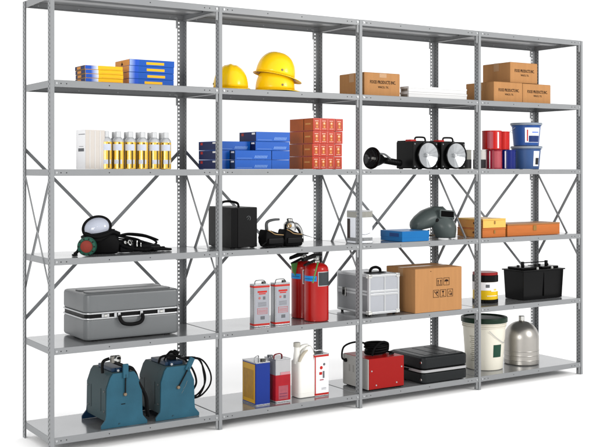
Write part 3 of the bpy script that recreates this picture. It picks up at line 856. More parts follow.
# mask shell: swept curved shield
nu, nv = 26, 22; grid = []
for j in range(nv+1):
    v = j/nv; row = []
    for k in range(nu+1):
        a = R(-172 + 164*k/nu)          # front half
        zz = .006 + .192*v
        bulge = math.exp(-((v-.36)/.36)**2)
        rx = .062 + .024*bulge - .022*max(0, v-.8)/.2
        ry = .066 + .036*bulge - .040*max(0, v-.8)/.2
        lean = .035*v
        row.append(tm.verts.new((rx*math.cos(a)-lean*.6, ry*math.sin(a)+lean, zz)))
    grid.append(row)
for j in range(nv):
    for k in range(nu): tm.faces.new((grid[j][k], grid[j][k+1], grid[j+1][k+1], grid[j+1][k]))
bmesh.ops.recalc_face_normals(tm, faces=tm.faces)
bb.add(tm, HG); sh = bb.obj('shield', t, wn=False)
so = sh.modifiers.new('s', 'SOLIDIFY'); so.thickness = .004
bb = B()      # long crown lobe reaching to the left
cr = bmesh.new(); n = 24; rings = []
path = [(-.215, .04, .085, .012, .020), (-.205, .04, .087, .040, .036), (-.17, .04, .100, .062, .050), (-.12, .045, .118, .075, .060), (-.06, .05, .130, .082, .064), (-.01, .05, .136, .081, .061), (.015, .05, .136, .074, .057), (.035, .05, .134, .058, .047), (.050, .05, .131, .036, .030), (.056, .05, .130, .012, .010)]
for (x, y, z, ry, rz_) in path:
    rings.append([cr.verts.new((x, y+ry*math.cos(2*PI*k/n), max(.052 if x < -.02 else .04, z+rz_*math.sin(2*PI*k/n)))) for k in range(n)])
for a, c in zip(rings, rings[1:]):
    for k in range(n): cr.faces.new((a[k], a[(k+1) % n], c[(k+1) % n], c[k]))
cr.faces.new(rings[0]); cr.faces.new(rings[-1])
bmesh.ops.recalc_face_normals(cr, faces=cr.faces)
bb.add(cr, HG); bb.obj('crown', t, wn=False)
bb = B(); wm = Matrix.Translation((-.018, -.052, .152)) @ Matrix.Rotation(R(-14), 4, 'Z') @ Matrix.Rotation(R(-6), 4, 'X') @ Matrix.Rotation(R(5), 4, 'Y')
bb.box(-.052, .052, -.010, .03, -.026, .026, HG, .005, 2, mat4=wm); bb.obj('window_frame', t)
bb = B(); bb.box(-.043, .043, -.0125, -.0102, -.018, .018, M('window_black', '060606', .7, 0, .1), .0008, 1, mat4=wm); bb.obj('window', t)
bb = B(); bb.lathe([(0, .010), (.010, .009), (.012, 0), (0, 0)], BLACKP, 16, axis_m((.068, -.01, .125), (1, -.5, 0))); bb.lathe([(0, .010), (.010, .009), (.012, 0), (0, 0)], BLACKP, 16, axis_m((-.076, -.03, .115), (-1, -.6, 0))); bb.objs('knob', t)
bb = B(); bb.tube([(-.06, .07, .05), (-.075, .07, .02), (-.03, .12, .012), (.04, .12, .012), (.066, .06, .03)], .008, M('tan_headband', '8b7a68', .6), 8, 5, flat=.4); bb.obj('headband', t, wn=False)

# wooden boxes
WO = M('varnished_wood', 'c87030', .38, 0, .45, .16, 5, .1, 120, .2, True); WP = M('pale_wood', 'f2c060', .4, 0, .45, .1, 5, .1, 120, .2)
WSD = M('side_board_wood', 'd89448', .45, 0, .4, .2, 5, .1, 120, .2, True)
for m_ in (WO, WP, WSD):
    mp = [n for n in m_.node_tree.nodes if n.type == 'MAPPING'][0]; mp.inputs['Scale'].default_value = (1.5, 1.5, 22)
def wood_box(lab, loc, w, d, hh, lidm, grp=None, slots=False):
    t = thing('wooden_box', lab, 'wooden box', loc, 0, grp)
    bb = B(); th = .008
    bb.box(0, w, 0, th, .0003, hh-.010, WO, .0008, 1); bb.box(0, w, d-th, d, .0003, hh-.010, WO, .0008, 1)
    bb.box(-.0004, th, th+.0002, d-th-.0002, .0003, hh-.010, WSD); bb.box(w-th, w+.0004, th+.0002, d-th-.0002, .0003, hh-.010, WO); bb.box(th, w-th, th, d-th, .001, .008, WO)
    bb.obj('box_body', t)
    bb = B(); bb.box(-.001, w+.001, -.0015, d+.001, hh-.0095, hh, lidm, .001, 1); bb.obj('lid', t)
    bb = B(); bb.box(w*.48, w*.54, -.004, -.0004, hh*.4, hh-.014, M('brass', 'b08a4c', .3, .8), .001); bb.obj('latch', t)
    bb = B(); bb.lathe([(0, .002), (.007, .0018), (.008, 0), (0, 0)], M('burnt_mark', '5c3518', .6), 12, Matrix.Translation((0, d*.35, hh*.5)) @ Matrix.Rotation(R(-90), 4, 'Y')); bb.obj('side_knob', t)
    return t
wood_box('lower of two stacked short wooden boxes, darker orange front', (2.806, .038, z3), .198, .235, .0575, WO, 'short wooden boxes stacked behind the fourth front post')
wb = wood_box('upper of two stacked short wooden boxes, pale yellow front', (2.807, .036, z3+.0583), .196, .232, .0585, WP, 'short wooden boxes stacked behind the fourth front post')
slab(wb, 'front_panel', 'f', .001, .195, .002, .048, WP, off=.0014)
wood_box('long low orange wooden box, right of the short stacked ones', (3.028, .046, z3), .474, .17, .078, M('orange_wood_lid', 'a8764a', .45))

# ================================================================== level 4
z4 = ZL[4]+E_
# big grey case
CG = M('case_grey', '6e7173', .34, 0, .9, .07, 7, .35, 260)
t = thing('equipment_case', 'large grey hard case with a black handle and silver band', 'case', (.205, .078, z4))
w, d, hh = .522, .335, .236
bb = B(); bb.rbox(0, w, 0, d, .005, .112, CG, .034, .014, 6); bb.obj('base', t)
bb = B(); bb.rbox(0, w, 0, d, .142, hh, CG, .034, .014, 6)
bb.rbox(.03, w-.03, .05, .125, hh-.001, hh+.006, CG, .02, .003, 4); bb.rbox(.03, w-.03, .16, .235, hh-.001, hh+.006, CG, .02, .003, 4)
bb.obj('lid', t)
bb = B(); bb.rbox(.004, w-.004, .004, d-.004, .118, .136, BLACKP, .031, .0, 6); bb.obj('seal', t)
bb = B(); bb.rbox(-.003, w+.003, -.003, d+.003, .110, .1175, ALU, .036, .002, 6); bb.rbox(-.003, w+.003, -.003, d+.003, .1365, .144, ALU, .036, .002, 6); bb.obj('band', t)
def latch(x, nm='latch'):
    bb = B(); bb.box(x, x+.040, -.0035, .003, .1185, .1355, ALU, .001, 1); bb.box(x+.012, x+.028, -.0085, -.0036, .120, .134, CHROME, .0015, 1); bb.obj(nm, t)
latch(.085); latch(.390)
for x in (.170, .292, .150):
    bb = B(); bb.box(x, x+.014, -.008, .001, .115, .139, ALU, .0015, 1); bb.obj('hinge', t)
bb = B(); bb.tube([(.178, -.008, .122), (.180, -.018, .100), (.198, -.022, .082), (.240, -.023, .076), (.282, -.022, .082), (.300, -.018, .100), (.302, -.008, .122)], .0095, BLACKR, 10, 5); bb.obj('handle', t, wn=False)
bb = B()
for fx in (.05, w-.07):
    for fy in (.04, d-.06): bb.box(fx, fx+.03, fy, fy+.02, .0, .0065, BLACKR, .002)
bb.objs('foot', t)

# solvent tins
def solvent_tin(lab, loc, rz):
    w, d, hh = .100, .052, .232
    t = thing('solvent_tin', lab, 'tin', loc, rz, 'two silver solvent tins')
    bb = B(); bb.rbox(0, w, 0, d, .0003, hh, SILVERTIN, .006, .001, 4)
    for z in (.0003, hh-.0035): bb.rbox(-.0012, w+.0012, -.0012, d+.0012, z, z+.0045, SILVERTIN, .007, .001, 4)
    bb.obj('body', t)
    lw = M('tin_label_silver', 'a9abb3', .3, .5, .5, .03)
    bb = B(); bb.box(.006, w-.006, -.0007, -.0001, .022, hh-.022, lw); bb.objs('label', t)
    bb = B()
    for z in (.008, hh-.018): bb.rbox(-.0008, w+.0008, -.0008, d+.0008, z, z+.010, REDINK, .0065, 0, 4)
    bb.objs('red_band', t)
    bb = B()
    y0, y1 = -.0014, -.0008
    bb.box(.022, .080, y0, y1, .186, .196, REDINK); bb.box(.030, .072, y0, y1, .177, .183, REDINK)
    bb.lathe([(0, .0006), (.007, .0006), (.007, 0), (0, 0)], M('rose_print', 'b8706c', .4), 14, Matrix.Translation((.034, -.0008, .157)) @ Matrix.Rotation(R(90), 4, 'X'))
    bb.box(.055, .070, y0, y1, .148, .165, GREYINK)
    for z in (.132, .127, .122, .117, .112): bb.box(.025, .076, y0, y1, z, z+.0016, GREYINK)
    for (a, c, e, f) in ((.020, .082, .070, .0716), (.020, .082, .100, .1016), (.020, .0216, .070, .1016), (.0804, .082, .070, .1016)): bb.box(a, c, y0, y1, e, f, REDINK)
    for z in (.092, .087, .082, .077): bb.box(.025, .077, y0, y1, z, z+.0014, REDINK)
    bb.box(.040, .066, y0, y1, .040, .058, GREYINK)
    bb.objs('print', t)
    bb = B(); bb.tube([(.018, d/2, hh), (.020, d/2, hh+.012), (.030, d/2, hh+.019), (.070, d/2, hh+.019), (.080, d/2, hh+.012), (.082, d/2, hh)], .0030, M('wire_grey', '8f9192', .3, .7), 8, 4); bb.obj('handle', t, wn=False)
    bb = B(); bb.lathe([(.012, 0), (.013, .010), (.011, .012), (0, .012)], M('cap_dark', '6a6a66', .3, .7), 20, center=(.074, d*.5, hh)); bb.obj('cap', t)
    return t
s1 = solvent_tin('tall silver tin with red bands, the one farther from the extinguishers', (1.157, .054, z4), R(-2))
dup(s1, (1.287, .046, z4), 'tall silver tin with red bands, the one nearest the fire extinguishers', rz=R(2))

# fire extinguishers
def extinguisher(lab, loc, rz, kind, s=1.0):
    t = thing('fire_extinguisher', lab, 'fire extinguisher', loc, rz, 'two red fire extinguishers')
    r = .0700; hb = .288
    bb = B(); bb.lathe([(0, .0003), (r-.005, .0003), (r, .004), (r, hb), (r-.003, hb+.014), (r-.012, hb+.027), (r-.028, hb+.036), (.024, hb+.041), (0, hb+.041)], RED, 56); bb.obj('cylinder', t)
    bb = B(); bb.lathe([(.020, hb+.038), (.020, hb+.052), (.016, hb+.056), (.016, hb+.070), (0, hb+.072)], CHROME, 28); bb.box(-.013, .013, -.013, .013, hb+.058, hb+.080, M('valve_grey', '8b8f8e', .35, .6), .003, 2); bb.obj('valve', t)
    # lever pair pointing toward -x (rotated by rz)
    bb = B(); bb.hull([(.035, -.011, hb+.078), (.035, .011, hb+.078), (.035, -.011, hb+.090), (.035, .011, hb+.090), (-.110, -.009, hb+.052), (-.110, .009, hb+.052), (-.105, -.009, hb+.070), (-.105, .009, hb+.070), (-.02, -.011, hb+.092), (-.02, .011, hb+.092)], BLACKP, .003, 2)
    bb.obj('lever', t)
    bb = B(); bb.hull([(.01, -.010, hb+.056), (.01, .010, hb+.056), (.01, -.010, hb+.066), (.01, .010, hb+.066), (-.095, -.008, hb+.026), (-.095, .008, hb+.026), (-.098, -.008, hb+.034), (-.098, .008, hb+.034)], BLACKP, .002, 2)
    bb.obj('carry_handle', t)
    bb = B(); bb.tube([(.012, 0, hb+.065), (.035, .010, hb+.060), (.060, .030, hb+.030), (r+.006, .036, hb-.03), (r+.004, .040, .10)], .0085, BLACKR, 10, 6); bb.obj('hose', t, wn=False)
    return t
GRNL = M('green_tag', '5f9a52', .5); SKY = M('label_sky_blue', '1c96e4', .4); DG = M('plate_dark', '3c4346', .4, 0, .4, .2, 90)
e1 = extinguisher('rear red fire extinguisher, partly hidden behind the other one', (1.552, .215, z4), R(12), 0)
e2 = extinguisher('front red fire extinguisher with a blue sticker and dark instruction plate', (1.577, .100, z4), R(10), 1)
e2.location = (1.592, .0960, z4); e1.location = (1.600, .245, z4)
def ext_labels(t, rz, blue, plate):
    r = .0700; o = -math.degrees(rz)
    bb = B(); bb.patch(lambda z: r, blue[0]+o, blue[1]+o, .228, .258, SKY, seg=12); bb.patch(lambda z: r+.0007, blue[0]+6+o, blue[1]-6+o, .240, .243, NAVL, seg=10); bb.obj('sticker', t, wn=False)
    bb = B(); bb.patch(lambda z: r, plate[0]+o, plate[1]+o, .200, .282, ALU, seg=12); bb.patch(lambda z: r+.0007, plate[0]+3+o, plate[1]-3+o, .204, .278, DG, seg=12); bb.obj('instruction_plate', t, wn=False)
ext_labels(e2, R(10), (-196, -122), (-116, -44))
ext_labels(e1, R(12), (-205, -135), (-126, -70))
bb = B(); bb.hull([(-.100, -.016, .275), (-.078, -.016, .245), (-.060, -.016, .322), (-.112, -.016, .318), (-.100, -.010, .275), (-.078, -.010, .245), (-.060, -.010, .322), (-.112, -.010, .318)], GRNL, .002); bb.obj('tag', e1)
bb = B(); bb.tube([(-.030, -.045, .335), (-.066, -.062, .285), (-.095, -.070, .225)], .0045, GRNL, 8, 4, flat=.6); bb.obj('tag', e2, wn=False)

# aluminium case
PANL = M('alu_panel', 'b6b9c0', .30, .35, .5, .05, 9)
PANS = M('alu_side_panel', '94979a', .34, .4, .5, .06, 60)
t = thing('aluminium_case', 'silver aluminium tool case with a black top handle behind the third front post', 'tool case', (1.925, .046, z4))
w, d, hh = .229, .325, .243
bb = B(); bb.box(.003, w-.003, .003, d-.003, .012, hh-.003, PANL); bb.box(.0008, .0028, .012, d-.012, .02, hh-.01, PANS); bb.obj('panel', t)
bb = B(); e = .016
for x in (0, w-e):
    for y in (0, d-e): bb.box(x, x+e, y, y+e, .010, hh, ALU, .003, 2)
for z in (.010, hh*.485, hh*.485+e+.002, hh-e):
    for y in (-.0005, d-e+.0005): bb.box(e-.002, w-e+.002, y, y+e, z, z+e*.92, ALU, .003, 2)
    for x in (-.0005, w-e+.0005): bb.box(x, x+e, e-.002, d-e+.002, z, z+e*.92, ALU, .003, 2)
bb.box(w*.50, w*.50+.010, .0, .006, .024, hh-.012, ALU, .001)
bb.obj('frame', t)
for x in (-.002, w-.026):
    for z in (.008, hh-.022):
        bb = B(); bb.box(x, x+.028, -.0025, .026, z, z+.024, CHROME, .004, 2); bb.obj('corner', t)
bb = B()
for (x, y) in ((.02, .02), (w-.03, .02), (.02, d-.03), (w-.03, d-.03)): bb.lathe([(0, 0), (.008, 0), (.010, .011), (0, .011)], BLACKR, 12, center=(x, y, 0))
bb.objs('foot', t)
bb = B(); bb.tube([(w*.36, d*.30, hh-.001), (w*.38, d*.30, hh+.020), (w*.48, d*.32, hh+.030), (w*.62, d*.34, hh+.030), (w*.74, d*.36, hh+.018), (w*.76, d*.36, hh-.001)], .0085, BLACKR, 10, 5); bb.box(w*.28, w*.84, d*.25, d*.42, hh-.001, hh+.004, BLACKP, .001); bb.obj('handle', t, wn=False)
for y in (.07, .225):
    bb = B(); bb.box(-.008, -.0008, y, y+.035, hh*.40, hh*.62, CHROME, .002); bb.box(-.012, -.0082, y+.009, y+.026, hh*.44, hh*.56, BLACKP, .001); bb.obj('latch', t)

# carton with handling symbols
t = carton('large brown carton with square handling symbols on its front, fifth shelf', (2.238, .004, z4), .366, .28, .262, lines=False)
def frame_rect(bb, x0, x1, z0, z1, th, m, y0=-.0010, y1=-.0001):
    bb.box(x0, x1, y0, y1, z0, z0+th, m); bb.box(x0, x1, y0, y1, z1-th, z1, m)
    bb.box(x0, x0+th, y0, y1, z0+th, z1-th, m); bb.box(x1-th, x1, y0, y1, z0+th, z1-th, m)
bb = B(); w = .366
sq = [(.165, .155), (.220, .155), (.138, .085), (.193, .085), (.248, .085)]
for i, (x, z) in enumerate(sq):
    frame_rect(bb, x, x+.046, z, z+.046, .0025, INK)
    cx, cz = x+.023, z+.023
    if i == 0:   # two upward arrows
        for q in (-.010, .010): bb.box(cx+q-.002, cx+q+.002, -.001, -.0001, cz-.012, cz+.004, INK); bb.hull([(cx+q-.006, y, cz+.004) for y in (-.001, -.0001)]+[(cx+q+.006, y, cz+.004) for y in (-.001, -.0001)]+[(cx+q, y, cz+.014) for y in (-.001, -.0001)], INK)
        bb.box(cx-.017, cx+.017, -.001, -.0001, cz-.017, cz-.0145, INK)
    elif i == 1: # umbrella
        bb.hull([(cx+.016*math.cos(R(a)), y, cz+.013*math.sin(R(a))) for a in range(0, 181, 20) for y in (-.001, -.0001)], INK); bb.box(cx-.001, cx+.001, -.001, -.0001, cz-.015, cz-.0002, INK)
    elif i == 2: # hook crossed
        bb.hull([(cx-.015, y, cz+.013) for y in (-.001, -.0001)]+[(cx-.012, y, cz+.016) for y in (-.001, -.0001)]+[(cx+.015, y, cz-.013) for y in (-.001, -.0001)]+[(cx+.012, y, cz-.016) for y in (-.001, -.0001)], INK)
        bb.box(cx+.002, cx+.014, -.001, -.0001, cz+.002, cz+.014, INK)
    elif i == 3: # glass
        bb.hull([(cx-.010, y, cz+.015) for y in (-.001, -.0001)]+[(cx+.010, y, cz+.015) for y in (-.001, -.0001)]+[(cx, y, cz-.001) for y in (-.001, -.0001)], INK); bb.box(cx-.0015, cx+.0015, -.001, -.0001, cz-.013, cz-.0005, INK); bb.box(cx-.009, cx+.009, -.001, -.0001, cz-.016, cz-.0132, INK)
    else:
        bb.lathe([(.009, 0), (.009, .0009), (.012, .0009), (.012, 0)], INK, 20, Matrix.Translation((cx, -.0001, cz)) @ Matrix.Rotation(R(90), 4, 'X')); bb.box(cx+.004, cx+.015, -.0013, -.0011, cz-.014, cz-.004, INK)
bb.lathe([(0, 0), (0.0001, .0008), (.003, .0008), (.003, 0)], INK, 10, Matrix.Translation((.12, -.0001, .245)) @ Matrix.Rotation(R(90), 4, 'X'))
bb.objs('handling_symbol', t)

# yellow can
t = thing('yellow_can', 'yellow and white can with a black and red lid', 'can', (2.970, .190, z4))
r = .081; YC = M('can_yellow', 'f6cc08', .3)
bb = B(); bb.lathe([(0, .0003), (r, .0003), (r, .166), (0, .166)], YC, 44); bb.obj('body', t)
bb = B(); bb.lathe([(r+.0007, .0), (r+.0022, .001), (r+.0022, .022), (r+.0007, .023)], BLACKG, 44); bb.obj('base_band', t)
bb = B(); bb.patch(lambda z: r+.0004, -250, -20, .082, .134, WHITE, seg=36); bb.patch(lambda z: r+.0012, -105, -60, .075, .110, WHITE, seg=12, slant=0)
bb.patch(lambda z: r+.0012, -130, -112, .10, .120, GREYINK, seg=6); bb.patch(lambda z: r+.0020, -92, -76, .080, .092, M('pale_yellow_print', 'ecd468', .4), seg=6); bb.patch(lambda z: r+.0012, -125, -70, .045, .049, WHITE, seg=12)
bb.objs('label', t)
bb = B(); bb.lathe([(r+.0005, .1345), (r+.0025, .136), (r+.0025, .176), (r-.002, .178), (0, .178)], BLACKG, 44); bb.obj('lid', t)
bb = B(); bb.lathe([(r-.001, .1782), (r, .180), (r, .192), (r-.003, .195), (0, .195)], M('dull_red_lid', 'a01a1c', .35), 44); bb.obj('lid_rim', t)

# battery box
t = thing('battery_box', 'large glossy black battery box with a rod handle across its top', 'battery', (3.212, .088, z4))
w, d, hh = .377, .190, .196
bb = B(); bb.hull([(.010, .010, .0003), (w-.010, .010, .0003), (w-.010, d-.01, .0003), (.010, d-.01, .0003), (.002, .002, hh-.008), (w-.002, .002, hh-.008), (w-.002, d-.002, hh-.008), (.002, d-.002, hh-.008)], BLACKG, .004, 2)
bb.box(w*.50, w*.507, .0005, .0095, .02, hh-.02, BLACKG)
bb.obj('tub', t)
bb = B(); bb.box(-.006, w+.006, -.006, d+.006, hh-.008, hh, BLACKP, .002, 2); bb.obj('rim', t)
bb = B(); bb.box(.02, w*.46, .03, d-.02, hh, hh+.016, BLACKG, .005, 2); bb.box(w*.54, w-.02, .03, d-.02, hh, hh+.016, BLACKG, .005, 2); bb.obj('lid', t)
bb = B()
for x in (w*.20, w*.78): bb.box(x-.009, x+.009, d*.4, d*.4+.016, hh+.016, hh+.050, BLACKP, .002, 2)
bb.tube([(w*.20, d*.44, hh+.042), (w*.78, d*.44, hh+.042)], .0035, BLACKP, 8, 0)
bb.obj('handle', t, wn=False)
for x in (.150, .285):
    bb = B(); bb.lathe([(0, .016), (.006, .015), (.008, .010), (.008, 0), (0, 0)], M('white_cap', 'c9cac8', .35), 14, center=(x, .022, hh)); bb.objs('terminal', t)
bb = B()
for x in (.055, .10, .215, .25, .325): bb.lathe([(0, .012), (.009, .011), (.010, 0), (0, 0)], BLACKP, 12, center=(x, d*.55, hh+.0155))
bb.objs('vent_cap', t)

# ================================================================== level 5
z5 = ZL[5]+E_
WB = M('winch_blue', '2c5c70', .5, 0, .4, .34, 9, .3, 180, chips='1c2b30', cs=16, ct=.66); WBS = M('winch_green_grey', '34494e', .5, 0, .35, .3, 9, .3, 180, chips='1a2224', cs=14, ct=.62)
WN = M('winch_navy', '16324e', .4)
def winch(lab, loc, kind):
    t = thing('tool_balancer', lab, 'winding machine', loc, 0, 'two blue steel winding machines')
    w, d, hh = .194, .27, .270
    X0 = .034
    outline = [(X0-.027, .0), (X0-.027, .016), (X0-.003, .044), (X0, .07), (X0+.002, .195), (X0+.022, .252), (X0+.036, hh), (X0+.150, hh), (X0+.166, .248), (X0+w-.003, .190), (X0+w, .07), (X0+w+.003, .044), (X0+w+.027, .016), (X0+w+.027, .0)]
    up = Matrix(((1, 0, 0, 0), (0, 0, -1, 0), (0, 1, 0, 0), (0, 0, 0, 1)))   # prism z -> -y, y -> z
    bb = B(); bb.prism([(p[0], p[1]+.0003) for p in outline], -.010, 0, WB, .0015, up); bb.obj('front_plate', t)
    bb = B(); bb.prism([(p[0], p[1]+.0003) for p in outline], -d, -d+.010, WN, .0015, up); bb.obj('rear_plate', t)
    ins = [(X0-.001, .035), (X0-.001, .07), (X0-.001, .196), (X0+.020, .256), (X0+.036, hh+.003), (X0+.150, hh+.003), (X0+.168, .250), (X0+w+.001, .190), (X0+w+.001, .035)]
    bb = B(); bb.prism(ins, -d+.0105, -.0105, WBS, .001, up); bb.obj('body', t)
    if kind == 0:
        bb = B(); bb.box(X0+.078, X0+.100, -.0012, -.0001, .112, .116, BLACKP); bb.obj('printed_mark', t, wn=False)
    else:
        bb = B(); bb.tube([(X0+.128, -.0008, .150), (X0+.140, -.0008, .165), (X0+.150, -.0008, .190)], .0012, M('scratch_grey', '6f7d80', .6), 6, 4); bb.tube([(X0+.118, -.0008, .128), (X0+.130, -.0008, .146)], .0010, M('scratch_grey', '6f7d80'), 6, 0); bb.obj('scratch', t, wn=False)
    bb = B()
    for q in (.07, .20):
        bb.box(X0-.0022, X0-.0010, q, q+.0015, .075, .190, BLACKP)
    bb.objs('seam', t)
    for (q, zz) in ((.03, .08), (.03, .18), (.24, .08), (.24, .18)):
        bb = B(); bb.lathe([(0, .003), (.005, .0025), (.006, 0), (0, 0)], GREYM, 10, axis_m((X0-.001, q, zz), (-1, 0, 0))); bb.obj('bolt', t, wn=False)
    bb = B(); bb.box(X0+.040, X0+.140, .03, d-.06, hh+.003, hh+.022, WN, .003, 2); bb.box(X0+.060, X0+.085, .020, .030, hh-.012, hh+.024, WN, .002); bb.obj('top_block', t)
    bb = B(); bb.lathe([(0, .005), (.006, .004), (.007, 0), (0, 0)], ZINC, 10, axis_m((X0+.070, .0195, hh+.010), (0, -1, 0))); bb.lathe([(0, .010), (.008, .009), (.010, 0), (0, 0)], M('worn_bolt', '94826c', .4, .7), 12, axis_m((X0+.098, 0, .162), (0, -1, 0))); bb.objs('bolt', t)
    bb = B()
    if kind == 0: pts = [(X0+.098, -.006, .165), (X0+.098, -.007, .230), (X0+.100, -.007, .262)]
    else: pts = [(X0+.098, -.006, .165), (X0+.135, -.007, .225), (X0+.155, -.007, .262)]
    bb.tube(pts, .0035, BLACKP, 8, 0); bb.obj('lever_rod', t, wn=False)
    bb = B(); q = pts[-1]
    m4 = Matrix.Translation(q) @ Matrix.Rotation(R(0 if kind == 0 else 28), 4, 'Y')
    bb.box(-.014, .014, -.003, .010, -.018, .052, WB, .002, 2, mat4=m4); bb.obj('lever_block', t)
    if kind == 0:
        bb = B(); bb.tube([(X0+.015, .09, .262), (X0+.012, .085, .305), (X0+.020, .08, .325), (X0+.045, .07, .335)], .008, BLACKP, 8, 3)
        bb.tube([(X0+.045, .05, .325), (X0+.08, .02, .310), (X0+.115, .0, .292)], .009, BLACKP, 8, 3); bb.obj('bracket', t, wn=False)
        bb = B(); bb.lathe([(0, -.018), (.017, -.016), (.019, -.004), (.019, .004), (.015, .014), (0, .016)], CHROME, 16, axis_m((X0+.066, .04, .335), (.5, -1, .1)))
        bb.box(X0+.040, X0+.092, .03, .06, .315, .352, M('worn_steel', '8d8a84', .35, .8), .006, 2); bb.lathe([(0, .01), (.006, .009), (.007, 0), (0, 0)], BLACKP, 12, axis_m((X0+.080, .029, .340), (0, -1, 0))); bb.obj('coupling', t)
        for (dy, e) in ((.0, 0), (.018, .008)):
            hose([(X0+.105, .02+dy, .298), (X0+.155, .015+dy, .272+e), (X0+.178, .005+dy, .21+e), (X0+w+.018, -.005+dy, .14), (X0+w+.028, .0+dy, .07), (X0+w+.042, .02+dy, .03)], .0065, False).obj('cable', t, wn=False)
    else:
        for k, (sx, sz, y) in enumerate(((.105, .150, .06), (.085, .158, .085), (.060, .160, .045))):
            cx = X0+w+.010; pts = []
            hose([(X0+.06, .09, .290), (X0+.075, .08, .322), (X0+.10, .07, .330+.004*k), (X0+.14, y, .300), (cx+.02+sx*.3, y, .285), (cx+sx, y-.01, .215), (cx+sx*.98, y-.02, .15), (cx+sx*.6, y, .092), (cx+.008, y, .080+k*.006), (X0+w+.004, y+.02, .088)], .0044, False).obj('cable', t, wn=False)
        hose([(X0+.09, .08, .30), (X0+.15, .07, .305), (X0+w+.01, .05, .24), (X0+w+.03, .04, .17), (X0+w+.012, .05, .12)], .0055, False).obj('cable', t, wn=False)
        hose([(X0+.02, .07, .285), (X0+.03, .06, .315), (X0+.07, .05, .322), (X0+.12, .06, .312)], .006, False).obj('cable', t, wn=False)
        bb = B(); bb.box(X0+.085, X0+.125, .07, .12, hh+.020, hh+.05, BLACKP, .006, 2); bb.lathe([(0, 0), (.018, .001), (.018, .016), (0, .018)], BLACKP, 16, axis_m((X0+.12, .08, hh+.05), (.4, -.4, 1))); bb.lathe([(0, 0), (.010, .001), (.010, .02), (0, .022)], GREYM, 14, axis_m((X0+.145, .07, hh+.028), (1, -.3, .5))); bb.obj('coupling', t)
    return t
winch('left blue trapezoid machine with a chrome coupling on top, bottom shelf', (.262, .030, z5), 0)
winch('right blue trapezoid machine with looped black cables, bottom shelf', (.560, .036, z5), 1)

# tins A, B, C and jug
t = fmt_tin('paint_thinner_tin', 'rectangular tin with a deep blue front and yellow left side, bottom shelf', (1.175, .066, z5), .093, .150, .232, body=M('tin_deep_blue', '05308e', .26, 0, .5, .05, 8, 0, 100, .3))
slab(t, 'side_panel', 'l', .008, .142, .010, .222, M('tin_yellow', 'e2ac14', .3), off=.0012)
bb = B(); bb.box(-.0022, -.0014, .020, .130, .030, .190, M('tin_ochre_print', 'b98a26', .35, 0, .4, .3, 50)); bb.objs('print', t)
bb = B(); bb.tube([(.02, .05, .233), (.022, .05, .252), (.045, .06, .259), (.07, .09, .252), (.072, .095, .233)], .003, ZINC, 8, 4, flat=.7); bb.obj('handle', t, wn=False)
bb = B(); bb.lathe([(.015, 0), (.016, .010), (.013, .013), (0, .013)], M('cap_dark', '6a6a66'), 20, center=(.066, .035, .233)); bb.obj('cap', t)

t = fmt_tin('red_silver_tin', 'rectangular tin, silver above and red below, with a red handle', (1.305, .070, z5), .098, .125, .236, body=M('tin_silver_white', 'c4c4c6', .22, .5, .5, .1, 20))
RT = M('tin_red_lacquer', 'b01a28', .25, 0, .5, .25, 14)
bb = B(); bb.rbox(-.0009, .0989, -.0009, .1259, .008, .150, RT, .0065, 0, 4); bb.obj('lower_panel', t)
bb = B(); bb.box(.018, .080, -.0016, -.0010, .015, .090, M('rose_panel', 'b05a66', .4, 0, .4, .3, 50)); bb.box(.024, .074, -.0022, -.0017, .03, .033, M('purple_print', '6a2f58', .4)); bb.box(.024, .074, -.0022, -.0017, .045, .048, M('purple_print', '6a2f58', .4)); bb.box(.030, .094, -.0020, -.0010, .150, .165, M('tin_pink_fade', 'd09098', .3)); bb.objs('print', t)
bb = B(); bb.tube([(.018, .05, .237), (.020, .05, .252), (.034, .05, .258), (.06, .055, .258), (.075, .06, .250), (.077, .06, .237)], .0055, M('handle_dark_red', '8a1420', .35), 8, 4, flat=.6); bb.obj('handle', t, wn=False)
bb = B(); bb.lathe([(.016, 0), (.017, .010), (.014, .013), (0, .013)], SILVERTIN, 20, center=(.020, .095, .237)); bb.obj('cap', t)

t = thing('plastic_jug', 'white plastic jug with an off-white screw cap and moulded handle, bottom shelf', 'jug', (1.468, .085, z5))
JW = M('jug_plastic', 'dcdbd6', .4, 0, .45, .02, k=.9)
bb = B()
w, d = .132, .095
bb.rbox(0, w, 0, d, .0003, .205, JW, .020, .005, 5)
bb.hull([(.0, .016, .20), (.016, 0, .20), (w-.016, 0, .20), (w, .016, .20), (w, d-.016, .20), (w-.016, d, .20), (.016, d, .20), (.0, d-.016, .20), (.066, .026, .285), (.100, .026, .288), (.066, d-.026, .285), (.100, d-.026, .288), (.112, .03, .262), (.112, d-.03, .262)], JW, .006, 3)
bb.lathe([(.024, .19), (.020, .235), (.0165, .262), (.0165, .292), (0, .292)], JW, 28, center=(.016, d/2, 0))
bb.obj('body', t, sharp=60)
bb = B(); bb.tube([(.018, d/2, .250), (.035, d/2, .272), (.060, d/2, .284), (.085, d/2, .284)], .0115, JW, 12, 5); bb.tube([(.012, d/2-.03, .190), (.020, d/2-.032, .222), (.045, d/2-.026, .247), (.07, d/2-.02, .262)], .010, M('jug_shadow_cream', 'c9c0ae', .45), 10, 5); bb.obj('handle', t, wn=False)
bb = B(); bb.lathe([(.0195, .284), (.0205, .286), (.0205, .306), (.0185, .309), (0, .309)], M('cap_off_white', 'cdcabf', .45), 28, center=(.016, d/2, 0))
bb.obj('cap', t)
bb = B(); bb.rbox(-.0008, w+.0008, -.0008, d+.0008, .028, .031, JW, .0205, .001, 5); bb.obj('moulded_ridge', t)

